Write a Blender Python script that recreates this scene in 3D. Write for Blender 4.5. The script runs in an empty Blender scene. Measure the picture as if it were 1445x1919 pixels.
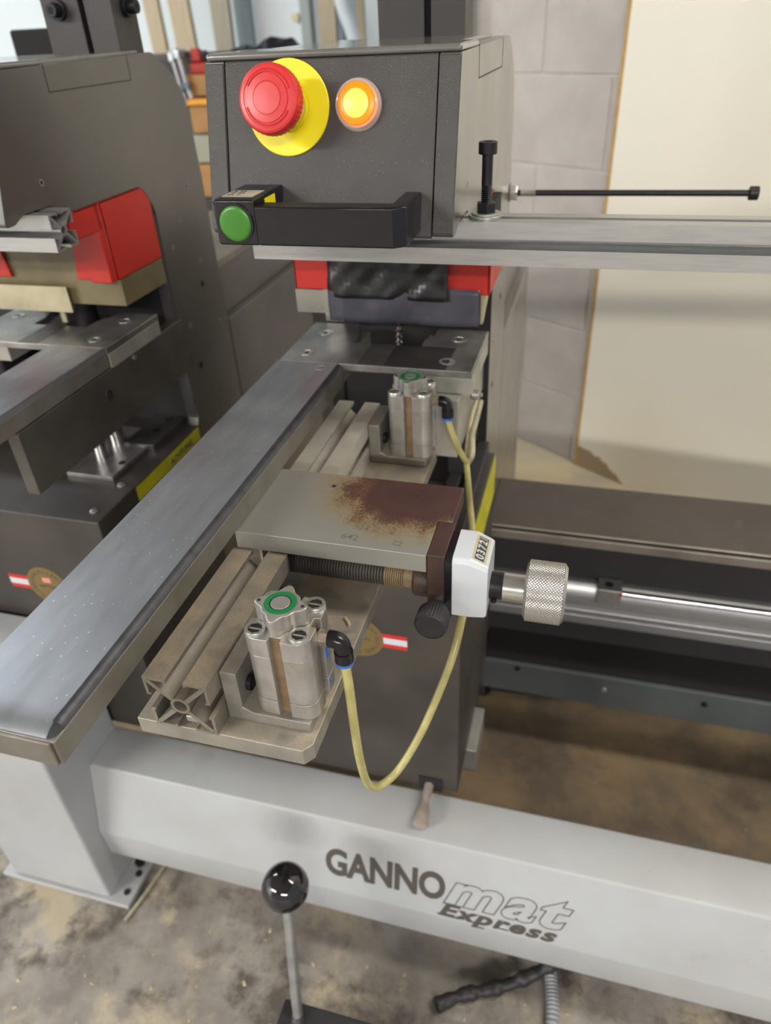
import bpy, math, random
from mathutils import Vector, Matrix
random.seed(7)
sc = bpy.context.scene
COL = sc.collection
H = 987.0            # height of the lens above the floor, mm; builder coordinates are mm from the lens

def V(x, y, z): return Vector((x/1000.0, y/1000.0, (z+H)/1000.0))

# ------------------------------------------------------------------ camera
cd = bpy.data.cameras.new('camera'); cam = bpy.data.objects.new('camera', cd); COL.objects.link(cam)
R = [[0.96439952, 0.2605758, -0.04509794], [0.11179941, -0.55628564, -0.8234362], [-0.23965488, 0.78907955, -0.56561382]]
right, down, fwd = (Vector(r).normalized() for r in R)
M = Matrix((right, -down, -fwd)).transposed().to_4x4()
M.translation = V(0, 0, 0)
cam.matrix_world = M
cd.sensor_fit = 'HORIZONTAL'; cd.sensor_width = 36; cd.lens = 36*1345/1445
cd.clip_start = 0.02; cd.clip_end = 50
cd.dof.use_dof = True; cd.dof.focus_distance = 0.43; cd.dof.aperture_fstop = 10.5
sc.camera = cam

# ------------------------------------------------------------------ world, lamps, exposure
w = bpy.data.worlds.new('world'); sc.world = w; w.use_nodes = True
w.node_tree.nodes['Background'].inputs[0].default_value = (0.86, 0.91, 1.0, 1)
w.node_tree.nodes['Background'].inputs[1].default_value = 0.50
sc.view_settings.view_transform = 'Standard'
try: sc.view_settings.look = 'None'
except Exception: pass
sc.view_settings.gamma = 1; sc.view_settings.use_curve_mapping = False
sc.view_settings.exposure = 0.12
LAMPS = [  # x, y, z, length x, width y, watts, colour
    (-3300, -3000, 1500, 2400, 380, 300, (1.0, 0.965, 0.92)),
    (1250, 600, 1450, 1300, 260, 24, (1.0, 0.94, 0.85)),
    (-3000, 1500, 1450, 1300, 260, 38, (0.84, 0.93, 1.0)),
    (1300, -3800, 1500, 2400, 380, 260, (1.0, 0.95, 0.88)),
]

# ------------------------------------------------------------------ materials
def mat(name, col, rough=0.5, metal=0.0, bump=0.0, bs=400, var=0.0, vs=30, vcol=None, dust=0.0, dcol=(0.50, 0.41, 0.29),
        specks=0.0, sscale=500, scol=(0.8, 0.78, 0.72), brush=None, emit=None, estr=0, alpha=1, coat=0, trans=0, stretch=None, sub=0, spec=0.5, grain=0, stain=0, stcol=(0.26, 0.19, 0.11)):
    m = bpy.data.materials.new(name); m.use_nodes = True
    nt = m.node_tree; N = nt.nodes; L = nt.links
    b = N['Principled BSDF']
    b.inputs['Base Color'].default_value = (*col, 1); b.inputs['Roughness'].default_value = rough
    b.inputs['Metallic'].default_value = metal; b.inputs['Coat Weight'].default_value = coat
    b.inputs['Transmission Weight'].default_value = trans; b.inputs['Alpha'].default_value = alpha
    b.inputs['Specular IOR Level'].default_value = spec; b.inputs['Coat Roughness'].default_value = 0.03 if coat < 0.9 else 0.24
    if sub: b.inputs['Subsurface Weight'].default_value = sub; b.inputs['Subsurface Radius'].default_value = (.004, .003, .001); b.inputs['Subsurface Scale'].default_value = 1
    if emit: b.inputs['Emission Color'].default_value = (*emit, 1); b.inputs['Emission Strength'].default_value = estr
    tc = N.new('ShaderNodeTexCoord'); src = tc.outputs['Object']
    if stretch:
        mp = N.new('ShaderNodeMapping'); mp.inputs['Scale'].default_value = stretch; L.new(src, mp.inputs[0]); vsrc = mp.outputs[0]
    else: vsrc = src
    cur = None
    def noise(scale, s=src, detail=4, rough_=0.55):
        n = N.new('ShaderNodeTexNoise'); n.inputs['Scale'].default_value = scale; n.inputs['Detail'].default_value = detail
        n.inputs['Roughness'].default_value = rough_; L.new(s, n.inputs['Vector']); return n.outputs['Fac']
    def ramp(f, a, c, ca=(0, 0, 0, 1), cc=(1, 1, 1, 1)):
        r = N.new('ShaderNodeValToRGB'); r.color_ramp.elements[0].position = a; r.color_ramp.elements[1].position = c
        r.color_ramp.elements[0].color = ca; r.color_ramp.elements[1].color = cc; L.new(f, r.inputs[0]); return r.outputs[0]
    def mix(f, a, c):
        x = N.new('ShaderNodeMix'); x.data_type = 'RGBA'
        if hasattr(f, 'links'): L.new(f, x.inputs[0])
        else: x.inputs[0].default_value = f
        for s, i in ((a, 6), (c, 7)):
            if hasattr(s, 'links'): L.new(s, x.inputs[i])
            else: x.inputs[i].default_value = (*s[:3], 1)
        return x.outputs[2]
    def math_(op, a, c):
        x = N.new('ShaderNodeMath'); x.operation = op
        for s, i in ((a, 0), (c, 1)):
            if hasattr(s, 'links'): L.new(s, x.inputs[i])
            else: x.inputs[i].default_value = s
        return x.outputs[0]
    cur = col
    if var:
        vc = vcol or tuple(c*(1-var) for c in col)
        cur = mix(ramp(noise(vs, vsrc, 6), 0.38, 0.66), col, vc)
        rr = N.new('ShaderNodeMapRange'); L.new(noise(vs*1.7, vsrc, 5), rr.inputs[0]); rr.inputs[3].default_value = max(.05, rough-.10); rr.inputs[4].default_value = min(1, rough+.12)
        L.new(rr.outputs[0], b.inputs['Roughness'])
    if stain:
        cur = mix(math_('MULTIPLY', ramp(noise(13, src, 8, .7), .60, .74), stain), cur, stcol)
    if grain:
        cur = mix(ramp(noise(1300, src, 2), 0.45, 0.75), cur, tuple(c*(1-grain*2.2) for c in col))
    if specks:
        vo = N.new('ShaderNodeTexVoronoi'); vo.inputs['Scale'].default_value = sscale; L.new(src, vo.inputs['Vector'])
        sp = ramp(vo.outputs['Distance'], 0.0, specks, (1, 1, 1, 1), (0, 0, 0, 1))
        # only some cells carry a speck
        sep = N.new('ShaderNodeSeparateColor'); L.new(vo.outputs['Color'], sep.inputs[0])
        gate = math_('GREATER_THAN', sep.outputs[0], 0.66)
        cur = mix(math_('MULTIPLY', sp, gate), cur, scol)
    if dust:
        g = N.new('ShaderNodeNewGeometry'); sx = N.new('ShaderNodeSeparateXYZ'); L.new(g.outputs['Normal'], sx.inputs[0])
        up = ramp(sx.outputs[2], 0.55, 0.95)
        dn = ramp(noise(38, src, 7, .62), 0.62-dust*0.42, 0.80-dust*0.30)
        sep2 = N.new('ShaderNodeSeparateColor'); L.new(up, sep2.inputs[0])
        sep3 = N.new('ShaderNodeSeparateColor'); L.new(dn, sep3.inputs[0])
        lo = math_('MULTIPLY', sep3.outputs[0], 0.22)
        f = math_('MAXIMUM', math_('MULTIPLY', sep2.outputs[0], sep3.outputs[0]), lo)
        f = math_('MULTIPLY', f, min(1, dust*1.15))
        fine = mix(ramp(noise(900), 0.35, 0.7), dcol, tuple(c*0.72 for c in dcol))
        cur = mix(f, cur, fine)
        if metal:
            L.new(math_('SUBTRACT', metal, math_('MULTIPLY', f, metal)), b.inputs['Metallic'])
            L.new(math_('ADD', rough, math_('MULTIPLY', f, 0.9-rough)), b.inputs['Roughness'])
    if hasattr(cur, 'links'): L.new(cur, b.inputs['Base Color'])
    if bump:
        bn = N.new('ShaderNodeBump'); bn.inputs['Strength'].default_value = bump; bn.inputs['Distance'].default_value = 0.0006
        L.new(noise(bs, vsrc if brush else src, 3), bn.inputs['Height']); L.new(bn.outputs[0], b.inputs['Normal'])
    m['_'] = 1
    return m

PW = mat('powder_smooth', (0.056, 0.048, 0.040), 0.38, 0, 0.06, 900, 0.22, 9, spec=0.7, coat=1.0)
LIDM = mat('glare_lid', (0.15, 0.145, 0.135), 0.24, 0, 0.06, 900, 0.2, 12, spec=0.9, coat=0.7)  # paler than the other paint: glare on the lid put into the colour
PWT = mat('powder_textured', (0.050, 0.045, 0.042), 0.36, 0.1, 0.6, 1300, 0.15, 25, specks=0.12, sscale=420, scol=(0.42, 0.42, 0.42))
PWD = mat('powder_dark', (0.042, 0.037, 0.035), 0.5, 0, 0.25, 500, 0.3, 14)
PWB = mat('powder_body', (0.036, 0.030, 0.027), 0.46, 0, 0.2, 700, 0.3, 11, vcol=(0.056, 0.049, 0.040))
BLK = mat('black_plastic', (0.010, 0.009, 0.012), 0.22, 0, 0.08, 500, 0.15, 60, coat=0.12, spec=0.35)
BLKM = mat('black_matte', (0.022, 0.022, 0.024), 0.5, 0, 0.3, 600, 0.2, 60)
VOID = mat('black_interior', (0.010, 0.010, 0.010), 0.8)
STEELB = mat('black_oxide_steel', (0.030, 0.029, 0.032), 0.38, 0.6, 0.1, 700, 0.3, 90)
ALU = mat('aluminium', (0.50, 0.49, 0.465), 0.36, 0.75, 0.12, 500, 0.16, 40)
ALUD = mat('dusty_aluminium', (0.40, 0.38, 0.34), 0.42, 0.65, 0.15, 600, 0.22, 40, dust=0.72)
ALUX = mat('dusty_extrusion', (0.30, 0.28, 0.24), 0.45, 0.6, 0.2, 600, 0.3, 40, dust=0.72, dcol=(0.33, 0.265, 0.175), grain=.12)
ALUXF = mat('pale_extrusion', (0.50, 0.475, 0.41), 0.45, 0.35, 0.15, 600, 0.18, 40, dust=0.5, dcol=(0.58, 0.52, 0.42))
CAST = mat('machined_bracket', (0.36, 0.345, 0.31), 0.40, 0.6, 0.25, 500, 0.3, 50, dust=0.62, dcol=(0.46, 0.37, 0.25), grain=.10)
CYL = mat('cylinder_barrel', (0.54, 0.53, 0.515), 0.33, 0.75, 0.15, 900, 0.25, 60, dust=0.32, dcol=(0.42, 0.32, 0.2), vcol=(0.38, 0.35, 0.31), grain=.05)
RAILM = mat('anodised_rail', (0.43, 0.43, 0.425), 0.33, 0.7, 0.06, 900, 0.12, 14, stretch=(3, 30, 30))
BARM = mat('bar_top_steel', (0.33, 0.345, 0.375), 0.37, 0.70, 0.05, 1500, 0.16, 16, specks=0.16, sscale=260, scol=(0.90, 0.89, 0.85), stretch=(5, 1.2, 5))
BARE = mat('bar_edge_strip', (0.085, 0.088, 0.10), 0.33, 0.5, 0.2, 300, 0.3, 90)
BARS = mat('bar_side_steel', (0.25, 0.238, 0.21), 0.42, 0.6, 0.15, 500, 0.35, 26, vcol=(0.19, 0.17, 0.14))
TBL = mat('table_steel', (0.42, 0.415, 0.40), 0.30, 0.72, 0.1, 500, 0.45, 14, vcol=(0.17, 0.165, 0.16))
TBLS = mat('table_side', (0.42, 0.405, 0.36), 0.42, 0.5, 0.2, 500, 0.3, 22)
ZINC = mat('zinc_screw', (0.50, 0.50, 0.47), 0.33, 0.8, 0.1, 800, 0.2, 200)
CHR = mat('chrome', (0.62, 0.62, 0.63), 0.16, 1.0)
RED = mat('red_plastic', (0.47, 0.018, 0.010), 0.42, 0, 0.1, 300, 0.12, 20)
REDM = mat('red_button', (0.60, 0.028, 0.030), 0.32, 0, 0.05, 300)
YEL = mat('yellow_plastic', (0.88, 0.74, 0.004), 0.42, 0, 0.05, 300)
YSTR = mat('yellow_warning_tape', (0.50, 0.47, 0.012), 0.5, 0, 0.1, 300, 0.25, 30)
GRN = mat('green_button', (0.042, 0.19, 0.015), 0.33)
GRNR = mat('green_seal', (0.006, 0.16, 0.045), 0.4)
BLU = mat('blue_collar', (0.02, 0.13, 0.60), 0.35)
BRASS = mat('dirty_nickel', (0.36, 0.30, 0.24), 0.4, 0.6, 0.2, 800, 0.3, 200)
AMB = mat('amber_lens', (0.85, 0.20, 0.0), 0.3, emit=(1.0, 0.20, 0.0), estr=0.62)
AMBC = mat('amber_lens_lit', (1.0, 0.75, 0.1), 0.3, emit=(1.0, 0.70, 0.04), estr=1.25)
CLR = mat('clear_plastic', (0.75, 0.68, 0.64), 0.10, alpha=0.38)
WHT = mat('white_plastic', (0.56, 0.59, 0.62), 0.30, 0, 0.04, 300, coat=0.3)
HOSE = mat('yellowed_hose', (0.46, 0.42, 0.17), 0.30, 0, 0.1, 300, 0.25, 60, sub=0.4)
HOSEG = mat('grimy_hose', (0.40, 0.36, 0.22), 0.4, 0, 0.1, 300, 0.3, 80, vcol=(0.22, 0.21, 0.15))
GROOVE = mat('packed_sawdust', (0.20, 0.13, 0.07), 0.9, 0, 0.5, 400, 0.35, 90)
GRAYP = mat('light_grey_paint', (0.385, 0.40, 0.41), 0.40, 0, 0.06, 300, 0.10, 8, vcol=(0.345, 0.35, 0.35), specks=0.05, sscale=45, scol=(0.22, 0.18, 0.12), stain=.35)
INK = mat('dark_print', (0.070, 0.060, 0.052), 0.6)
INKG = mat('pencil', (0.13, 0.125, 0.11), 0.6)
GOLD = mat('gold_sticker', (0.20, 0.135, 0.045), 0.4, 0.3)
WHS = mat('white_print', (0.55, 0.57, 0.62), 0.5)
RDS = mat('red_print', (0.50, 0.025, 0.018), 0.5)
BLOCK = mat('painted_block', (0.56, 0.52, 0.49), 0.75, 0, 0.9, 160, 0.10, 14, vcol=(0.50, 0.46, 0.43))
MORT = mat('painted_mortar', (0.60, 0.57, 0.54), 0.8, 0, 0.6, 200, 0.1, 20)
MDF = mat('raw_board_edge', (0.60, 0.36, 0.12), 0.7, 0, 0.3, 300, 0.2, 40)
PALEWALL = mat('cool_white_wall', (0.80, 0.87, 0.90), 0.6, 0, 0.1, 100, 0.06, 1.5)
CEIL = mat('ceiling_paint', (0.36, 0.36, 0.35), 0.8)
WOOD = mat('pale_pine', (0.58, 0.47, 0.32), 0.6, 0, 0.2, 80, 0.25, 6, stretch=(12, 12, 1.2))
WOOD2 = mat('grey_pine', (0.42, 0.37, 0.28), 0.6, 0, 0.2, 80, 0.25, 6, stretch=(12, 12, 1.2))
AMBW = mat('varnished_wood', (0.45, 0.23, 0.07), 0.5, 0, 0.2, 80, 0.3, 8)
GRYM = mat('grey_metal_box', (0.16, 0.19, 0.22), 0.4, 0.3, 0.1, 80, 0.2, 8)
CHAN = mat('channel_brown', (0.075, 0.062, 0.053), 0.42, 0.15, 0.2, 300, 0.3, 7, stain=.4, stcol=(.25,.22,.18))
CHANE = mat('channel_worn_edge', (0.30, 0.27, 0.23), 0.36, 0.6, 0.1, 300, 0.35, 9)
CHAND = mat('channel_inside', (0.026, 0.024, 0.023), 0.6, 0, 0.2, 200, 0.2, 7)
CHANF = mat('channel_flange', (0.075, 0.085, 0.088), 0.5, 0.1, 0.2, 200, 0.3, 7)
BLUC = mat('blue_sheet', (0.20, 0.42, 0.66), 0.35, 0, 0.2, 40, 0.15, 8)
FILM = mat('black_tape', (0.012, 0.012, 0.013), 0.30, 0, 0.4, 90)
GLINE = mat('panel_gap', (0.03, 0.028, 0.026), 0.8)
LAMPM = mat('lamp_diffuser', (0.9, 0.9, 0.9), 0.5, emit=(1.0, 0.96, 0.9), estr=6)
CHIPM = mat('wood_chip', (0.50, 0.40, 0.25), 0.7)
WALNUT = mat('rusty_block', (0.075, 0.040, 0.030), 0.45, 0.25, 0.35, 700, 0.4, 60, vcol=(0.042, 0.030, 0.026))

def film_mat(name, col, a, rough=.25):
    return mat(name, col, rough, 0, 0.5, 35, 0.4, 14, alpha=a)
FILMG = film_mat('clear_guard_film', (0.085, 0.085, 0.105), 0.72, 0.2)
GUARDY = film_mat('yellowed_guard', (0.20, 0.165, 0.085), 0.90, 0.35)
GUARDC = film_mat('cream_guard', (0.62, 0.55, 0.36), 0.85, 0.35)

def rust_plate():
    m = bpy.data.materials.new('rusted_plate'); m.use_nodes = True; nt = m.node_tree; N = nt.nodes; L = nt.links; b = N['Principled BSDF']
    g = N.new('ShaderNodeNewGeometry')
    c = V(-98, 420, -281)
    mp = N.new('ShaderNodeMapping'); mp.vector_type = 'POINT'; mp.inputs['Location'].default_value = (-c.x, -c.y, -c.z); L.new(g.outputs['Position'], mp.inputs[0])
    sc_ = N.new('ShaderNodeMapping'); sc_.inputs['Scale'].default_value = (1/0.062, 1/0.047, 1/0.06); L.new(mp.outputs[0], sc_.inputs[0])
    ln = N.new('ShaderNodeVectorMath'); ln.operation = 'LENGTH'; L.new(sc_.outputs[0], ln.inputs[0])
    n1 = N.new('ShaderNodeTexNoise'); n1.inputs['Scale'].default_value = 55; n1.inputs['Detail'].default_value = 8; n1.inputs['Roughness'].default_value = .65; L.new(g.outputs['Position'], n1.inputs['Vector'])
    n2 = N.new('ShaderNodeTexNoise'); n2.inputs['Scale'].default_value = 650; n2.inputs['Detail'].default_value = 3; L.new(g.outputs['Position'], n2.inputs['Vector'])
    def mth(op, a, c_):
        x = N.new('ShaderNodeMath'); x.operation = op
        for s, i in ((a, 0), (c_, 1)):
            if hasattr(s, 'links'): L.new(s, x.inputs[i])
            else: x.inputs[i].default_value = s
        return x.outputs[0]
    d = mth('ADD', ln.outputs['Value'], mth('MULTIPLY', mth('SUBTRACT', n1.outputs['Fac'], 0.5), 0.9))
    d2 = mth('ADD', mth('MULTIPLY', d, 0.72), mth('MULTIPLY', mth('SUBTRACT', n2.outputs['Fac'], 0.5), 0.38))
    r = N.new('ShaderNodeValToRGB'); e = r.color_ramp; L.new(d2, r.inputs[0])
    e.elements[0].position = 0.0; e.elements[0].color = (0.055, 0.026, 0.026, 1)
    e.elements[1].position = 1.0; e.elements[1].color = (0.34, 0.335, 0.305, 1)
    for p, cl in ((0.50, (0.075, 0.036, 0.031, 1)), (0.62, (0.14, 0.080, 0.048, 1)), (0.72, (0.30, 0.23, 0.135, 1)), (0.84, (0.36, 0.315, 0.22, 1))):
        q = e.elements.new(p); q.color = cl
    L.new(r.outputs[0], b.inputs['Base Color'])
    r2 = N.new('ShaderNodeMapRange'); L.new(d, r2.inputs[0]); r2.inputs[1].default_value = .5; r2.inputs[2].default_value = 1.1; r2.inputs[3].default_value = .05; r2.inputs[4].default_value = .55
    L.new(r2.outputs[0], b.inputs['Metallic']); b.inputs['Roughness'].default_value = 0.45
    bn = N.new('ShaderNodeBump'); bn.inputs['Strength'].default_value = .25; bn.inputs['Distance'].default_value = .0005; L.new(n2.outputs['Fac'], bn.inputs['Height']); L.new(bn.outputs[0], b.inputs['Normal'])
    return m
RUST = rust_plate()

def floor_mat():
    m = bpy.data.materials.new('stained_concrete'); m.use_nodes = True; nt = m.node_tree; N = nt.nodes; L = nt.links; b = N['Principled BSDF']
    g = N.new('ShaderNodeNewGeometry')
    def noise(s, d=8, r=.6, off=0):
        mp = N.new('ShaderNodeMapping'); mp.inputs['Location'].default_value = (off, off*.7, 0); L.new(g.outputs['Position'], mp.inputs[0])
        n = N.new('ShaderNodeTexNoise'); n.inputs['Scale'].default_value = s; n.inputs['Detail'].default_value = d; n.inputs['Roughness'].default_value = r; L.new(mp.outputs[0], n.inputs['Vector']); return n.outputs['Fac']
    def ramp(f, a, c):
        r = N.new('ShaderNodeMapRange'); r.clamp = True; L.new(f, r.inputs[0]); r.inputs[1].default_value = a; r.inputs[2].default_value = c; return r.outputs[0]
    def mix(f, a, c):
        x = N.new('ShaderNodeMix'); x.data_type = 'RGBA'; L.new(f, x.inputs[0])
        for s, i in ((a, 6), (c, 7)):
            if hasattr(s, 'links'): L.new(s, x.inputs[i])
            else: x.inputs[i].default_value = (*s, 1)
        return x.outputs[2]
    c = mix(ramp(noise(14), .35, .68), (0.18, 0.16, 0.14), (0.34, 0.31, 0.27))
    c = mix(ramp(noise(6.5, 9, .62, 3.1), .52, .60), c, (0.42, 0.36, 0.26))
    c = mix(ramp(noise(9, 9, .68, 7.7), .52, .62), c, (0.095, 0.082, 0.068))
    # brown stained floor behind the frame beam, its shade put into the colour
    sx = N.new('ShaderNodeSeparateXYZ'); L.new(g.outputs['Position'], sx.inputs[0])
    yy = ramp(sx.outputs[1], .46, .60)
    far = ramp(sx.outputs[1], 1.15, .95)
    mm = N.new('ShaderNodeMath'); mm.operation = 'MULTIPLY'; L.new(yy, mm.inputs[0]); L.new(far, mm.inputs[1])
    m3 = N.new('ShaderNodeMath'); m3.operation = 'MULTIPLY'; L.new(mm.outputs[0], m3.inputs[0]); m3.inputs[1].default_value = .86
    br = mix(ramp(noise(8, 9, .62, 1.3), .40, .62), (0.115, 0.082, 0.050), (0.27, 0.185, 0.090))
    c = mix(m3.outputs[0], c, br)
    warm = mix(ramp(noise(7, 8, .6, 5.5), .42, .6), (0.62, 0.52, 0.34), (0.50, 0.44, 0.34))
    c = mix(ramp(sx.outputs[1], 1.15, 1.45), c, warm)
    L.new(c, b.inputs['Base Color']); b.inputs['Roughness'].default_value = .62
    bn = N.new('ShaderNodeBump'); bn.inputs['Strength'].default_value = .5; bn.inputs['Distance'].default_value = .002; L.new(noise(60), bn.inputs['Height']); L.new(bn.outputs[0], b.inputs['Normal'])
    return m
FLOOR = floor_mat()

def sheet_mat():
    m = mat('cream_sheet', (0.93, 0.88, 0.76), 0.5, 0, 0.15, 40, 0.07, 2.2, vcol=(0.92, 0.86, 0.72))
    nt = m.node_tree; N = nt.nodes; L = nt.links; b = N['Principled BSDF']
    g = N.new('ShaderNodeNewGeometry'); sx = N.new('ShaderNodeSeparateXYZ'); L.new(g.outputs['Position'], sx.inputs[0])
    n = N.new('ShaderNodeTexNoise'); n.inputs['Scale'].default_value = 14; n.inputs['Detail'].default_value = 8; L.new(g.outputs['Position'], n.inputs['Vector'])
    def rg(f, a, c):
        r = N.new('ShaderNodeMapRange'); L.new(f, r.inputs[0]); r.inputs[1].default_value = a; r.inputs[2].default_value = c; return r.outputs[0]
    a1 = rg(sx.outputs[2], .09, .0); a2 = rg(sx.outputs[0], .20, .06)
    x = N.new('ShaderNodeMath'); x.operation = 'MULTIPLY'; L.new(a1, x.inputs[0]); L.new(a2, x.inputs[1])
    y = N.new('ShaderNodeMath'); y.operation = 'ADD'; L.new(x.outputs[0], y.inputs[0]); L.new(n.outputs['Fac'], y.inputs[1])
    f = rg(y.outputs[0], .93, .96)
    mx = N.new('ShaderNodeMix'); mx.data_type = 'RGBA'; L.new(f, mx.inputs[0])
    old = b.inputs['Base Color'].links[0].from_socket; L.new(old, mx.inputs[6]); mx.inputs[7].default_value = (0.40, 0.29, 0.17, 1)
    L.new(mx.outputs[2], b.inputs['Base Color']); return m
SHEET = sheet_mat()

def knurl_mat():
    m = bpy.data.materials.new('knurled_aluminium'); m.use_nodes = True; b = m.node_tree.nodes['Principled BSDF']
    b.inputs['Base Color'].default_value = (0.50, 0.48, 0.455, 1); b.inputs['Metallic'].default_value = .85; b.inputs['Roughness'].default_value = .28
    return m
KNURL = knurl_mat()

# ------------------------------------------------------------------ mesh helpers
class MB:
    def __init__(s): s.v = []; s.f = []; s.mi = []; s.cm = 0
    def add(s, vs, fs):
        o = len(s.v); s.v += [Vector(p) for p in vs]; s.f += [tuple(i+o for i in f) for f in fs]; s.mi += [s.cm]*len(fs); return s
    def box(s, x0, x1, y0, y1, z0, z1):
        return s.add([(x0, y0, z0), (x1, y0, z0), (x1, y1, z0), (x0, y1, z0), (x0, y0, z1), (x1, y0, z1), (x1, y1, z1), (x0, y1, z1)],
                     [(3, 2, 1, 0), (4, 5, 6, 7), (0, 1, 5, 4), (1, 2, 6, 5), (2, 3, 7, 6), (3, 0, 4, 7)])
    def prism(s, pts, axis, a0, a1):
        # pts in the other two axes, in order (y,z) for x, (x,z) for y, (x,y) for z
        n = len(pts)
        def P(p, a): return (a, p[0], p[1]) if axis == 'x' else (p[0], a, p[1]) if axis == 'y' else (p[0], p[1], a)
        vs = [P(p, a0) for p in pts]+[P(p, a1) for p in pts]
        fs = [tuple(range(n)), tuple(range(2*n-1, n-1, -1))]+[(i, i+n, (i+1) % n+n, (i+1) % n) for i in range(n)]
        return s.add(vs, fs)
    def lathe(s, a, d, prof, n=32, ov=None, radial=None):
        a = Vector(a); d = Vector(d).normalized(); u = d.orthogonal().normalized() if ov is None else Vector(ov).normalized(); v = d.cross(u)
        vs = []; fs = []
        for k, (t, r) in enumerate(prof):
            for i in range(n):
                q = 2*math.pi*i/n; rr = r*(radial(q, k) if radial else 1)
                vs.append(a+d*t+(u*math.cos(q)+v*math.sin(q))*rr)
        m = len(prof)
        for k in range(m-1):
            for i in range(n):
                j = (i+1) % n; fs.append((k*n+i, k*n+j, (k+1)*n+j, (k+1)*n+i))
        if prof[0][1] > 0: fs.append(tuple(range(n-1, -1, -1)))
        if prof[-1][1] > 0: fs.append(tuple(range((m-1)*n, m*n)))
        return s.add(vs, fs)
    def cyl(s, a, b, r, n=24, r2=None):
        a = Vector(a); b = Vector(b); return s.lathe(a, b-a, [(0, r), ((b-a).length, r if r2 is None else r2)], n)
    def ring(s, a, d, r0, r1, h, n=32):
        # annulus: inner r0, outer r1, thickness h
        return s.lathe(a, d, [(0, r0), (0, r1), (h, r1), (h, r0), (0, r0)], n) if r0 > 0 else s.lathe(a, d, [(0, r1), (h, r1)], n)
    def tube(s, pts, r, n=10, smooth=6, closed_ends=True, rf=None):
        P = [Vector(p) for p in pts]
        if smooth > 1:
            Q = []
            for i in range(len(P)-1):
                p0 = P[max(i-1, 0)]; p1 = P[i]; p2 = P[i+1]; p3 = P[min(i+2, len(P)-1)]
                for k in range(smooth):
                    t = k/smooth
                    Q.append(0.5*((2*p1)+(p2-p0)*t+(2*p0-5*p1+4*p2-p3)*t*t+(3*p1-p0-3*p2+p3)*t**3))
            Q.append(P[-1]); P = Q
        t0 = (P[1]-P[0]).normalized(); u = t0.orthogonal().normalized(); vs = []; fs = []
        for i, p in enumerate(P):
            t = (P[min(i+1, len(P)-1)]-P[max(i-1, 0)]).normalized()
            u = (u-t*u.dot(t)).normalized(); v = t.cross(u); rr = r if rf is None else r*rf(i)
            for k in range(n):
                q = 2*math.pi*k/n; vs.append(p+(u*math.cos(q)+v*math.sin(q))*rr)
        for i in range(len(P)-1):
            for k in range(n):
                j = (k+1) % n; fs.append((i*n+k, i*n+j, (i+1)*n+j, (i+1)*n+k))
        fs.append(tuple(range(n-1, -1, -1))); fs.append(tuple(range((len(P)-1)*n, len(P)*n)))
        return s.add(vs, fs)
    def hexa(s, a, d, af, h):
        return s.lathe(a, d, [(0, af/math.sqrt(3)), (h*.85, af/math.sqrt(3)), (h, af/math.sqrt(3)*.92)], 6)
    def mul(s, fn):
        s.v = [fn(p) for p in s.v]; return s

ORG = {}
def link_mesh(name, me, origin_mm, parent):
    o = bpy.data.objects.new(name, me); COL.objects.link(o)
    if parent is not None:
        o.parent = parent; o.location = V(*origin_mm)-V(*ORG[parent.name])
    else: o.location = V(*origin_mm)
    ORG[o.name] = tuple(origin_mm)
    return o
def obj(name, mb, mt, parent=None, bev=0, seg=2, smooth=35, origin=None, **tags):
    vs = mb.v
    lo = [min(v[i] for v in vs) for i in range(3)]; hi = [max(v[i] for v in vs) for i in range(3)]
    org = origin or ((lo[0]+hi[0])/2, (lo[1]+hi[1])/2, lo[2] if parent is None else (lo[2]+hi[2])/2)
    me = bpy.data.meshes.new(name)
    O = Vector(org)
    me.from_pydata([((v-O)/1000) for v in vs], [], mb.f)
    for m in (mt if isinstance(mt, (list, tuple)) else [mt]): me.materials.append(m)
    if isinstance(mt, (list, tuple)): me.polygons.foreach_set('material_index', mb.mi)
    me.validate(); me.update()
    import bmesh
    b = bmesh.new(); b.from_mesh(me); bmesh.ops.recalc_face_normals(b, faces=b.faces); b.to_mesh(me); b.free()
    if smooth:
        me.polygons.foreach_set('use_smooth', [True]*len(me.polygons))
        me.set_sharp_from_angle(angle=math.radians(smooth))
    o = link_mesh(name, me, org, parent)
    if bev:
        md = o.modifiers.new('bevel', 'BEVEL'); md.width = bev/1000; md.segments = seg; md.limit_method = 'ANGLE'; md.angle_limit = math.radians(40); md.harden_normals = True
    for k, v in tags.items(): o[k] = v
    return o
def tag(o, label, cat, group=None, kind=None):
    o['label'] = label
    if cat: o['category'] = cat
    if group: o['group'] = group
    if kind: o['kind'] = kind
    return o
def thing(name, label, cat, at, group=None):
    o = bpy.data.objects.new(name, None); COL.objects.link(o); o.location = V(*at); ORG[o.name] = tuple(at); o.empty_display_size = .02
    return tag(o, label, cat, group)
def copy_tree(o, dloc=None, parent=None):
    c = o.copy(); COL.objects.link(c)
    if parent is not None: c.parent = parent
    if dloc is not None: c.location = o.location+Vector(dloc)/1000; ORG[c.name] = tuple(Vector(ORG[o.name])+Vector(dloc))
    for ch in list(o.children): copy_tree(ch, None, c)
    return c
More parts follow.
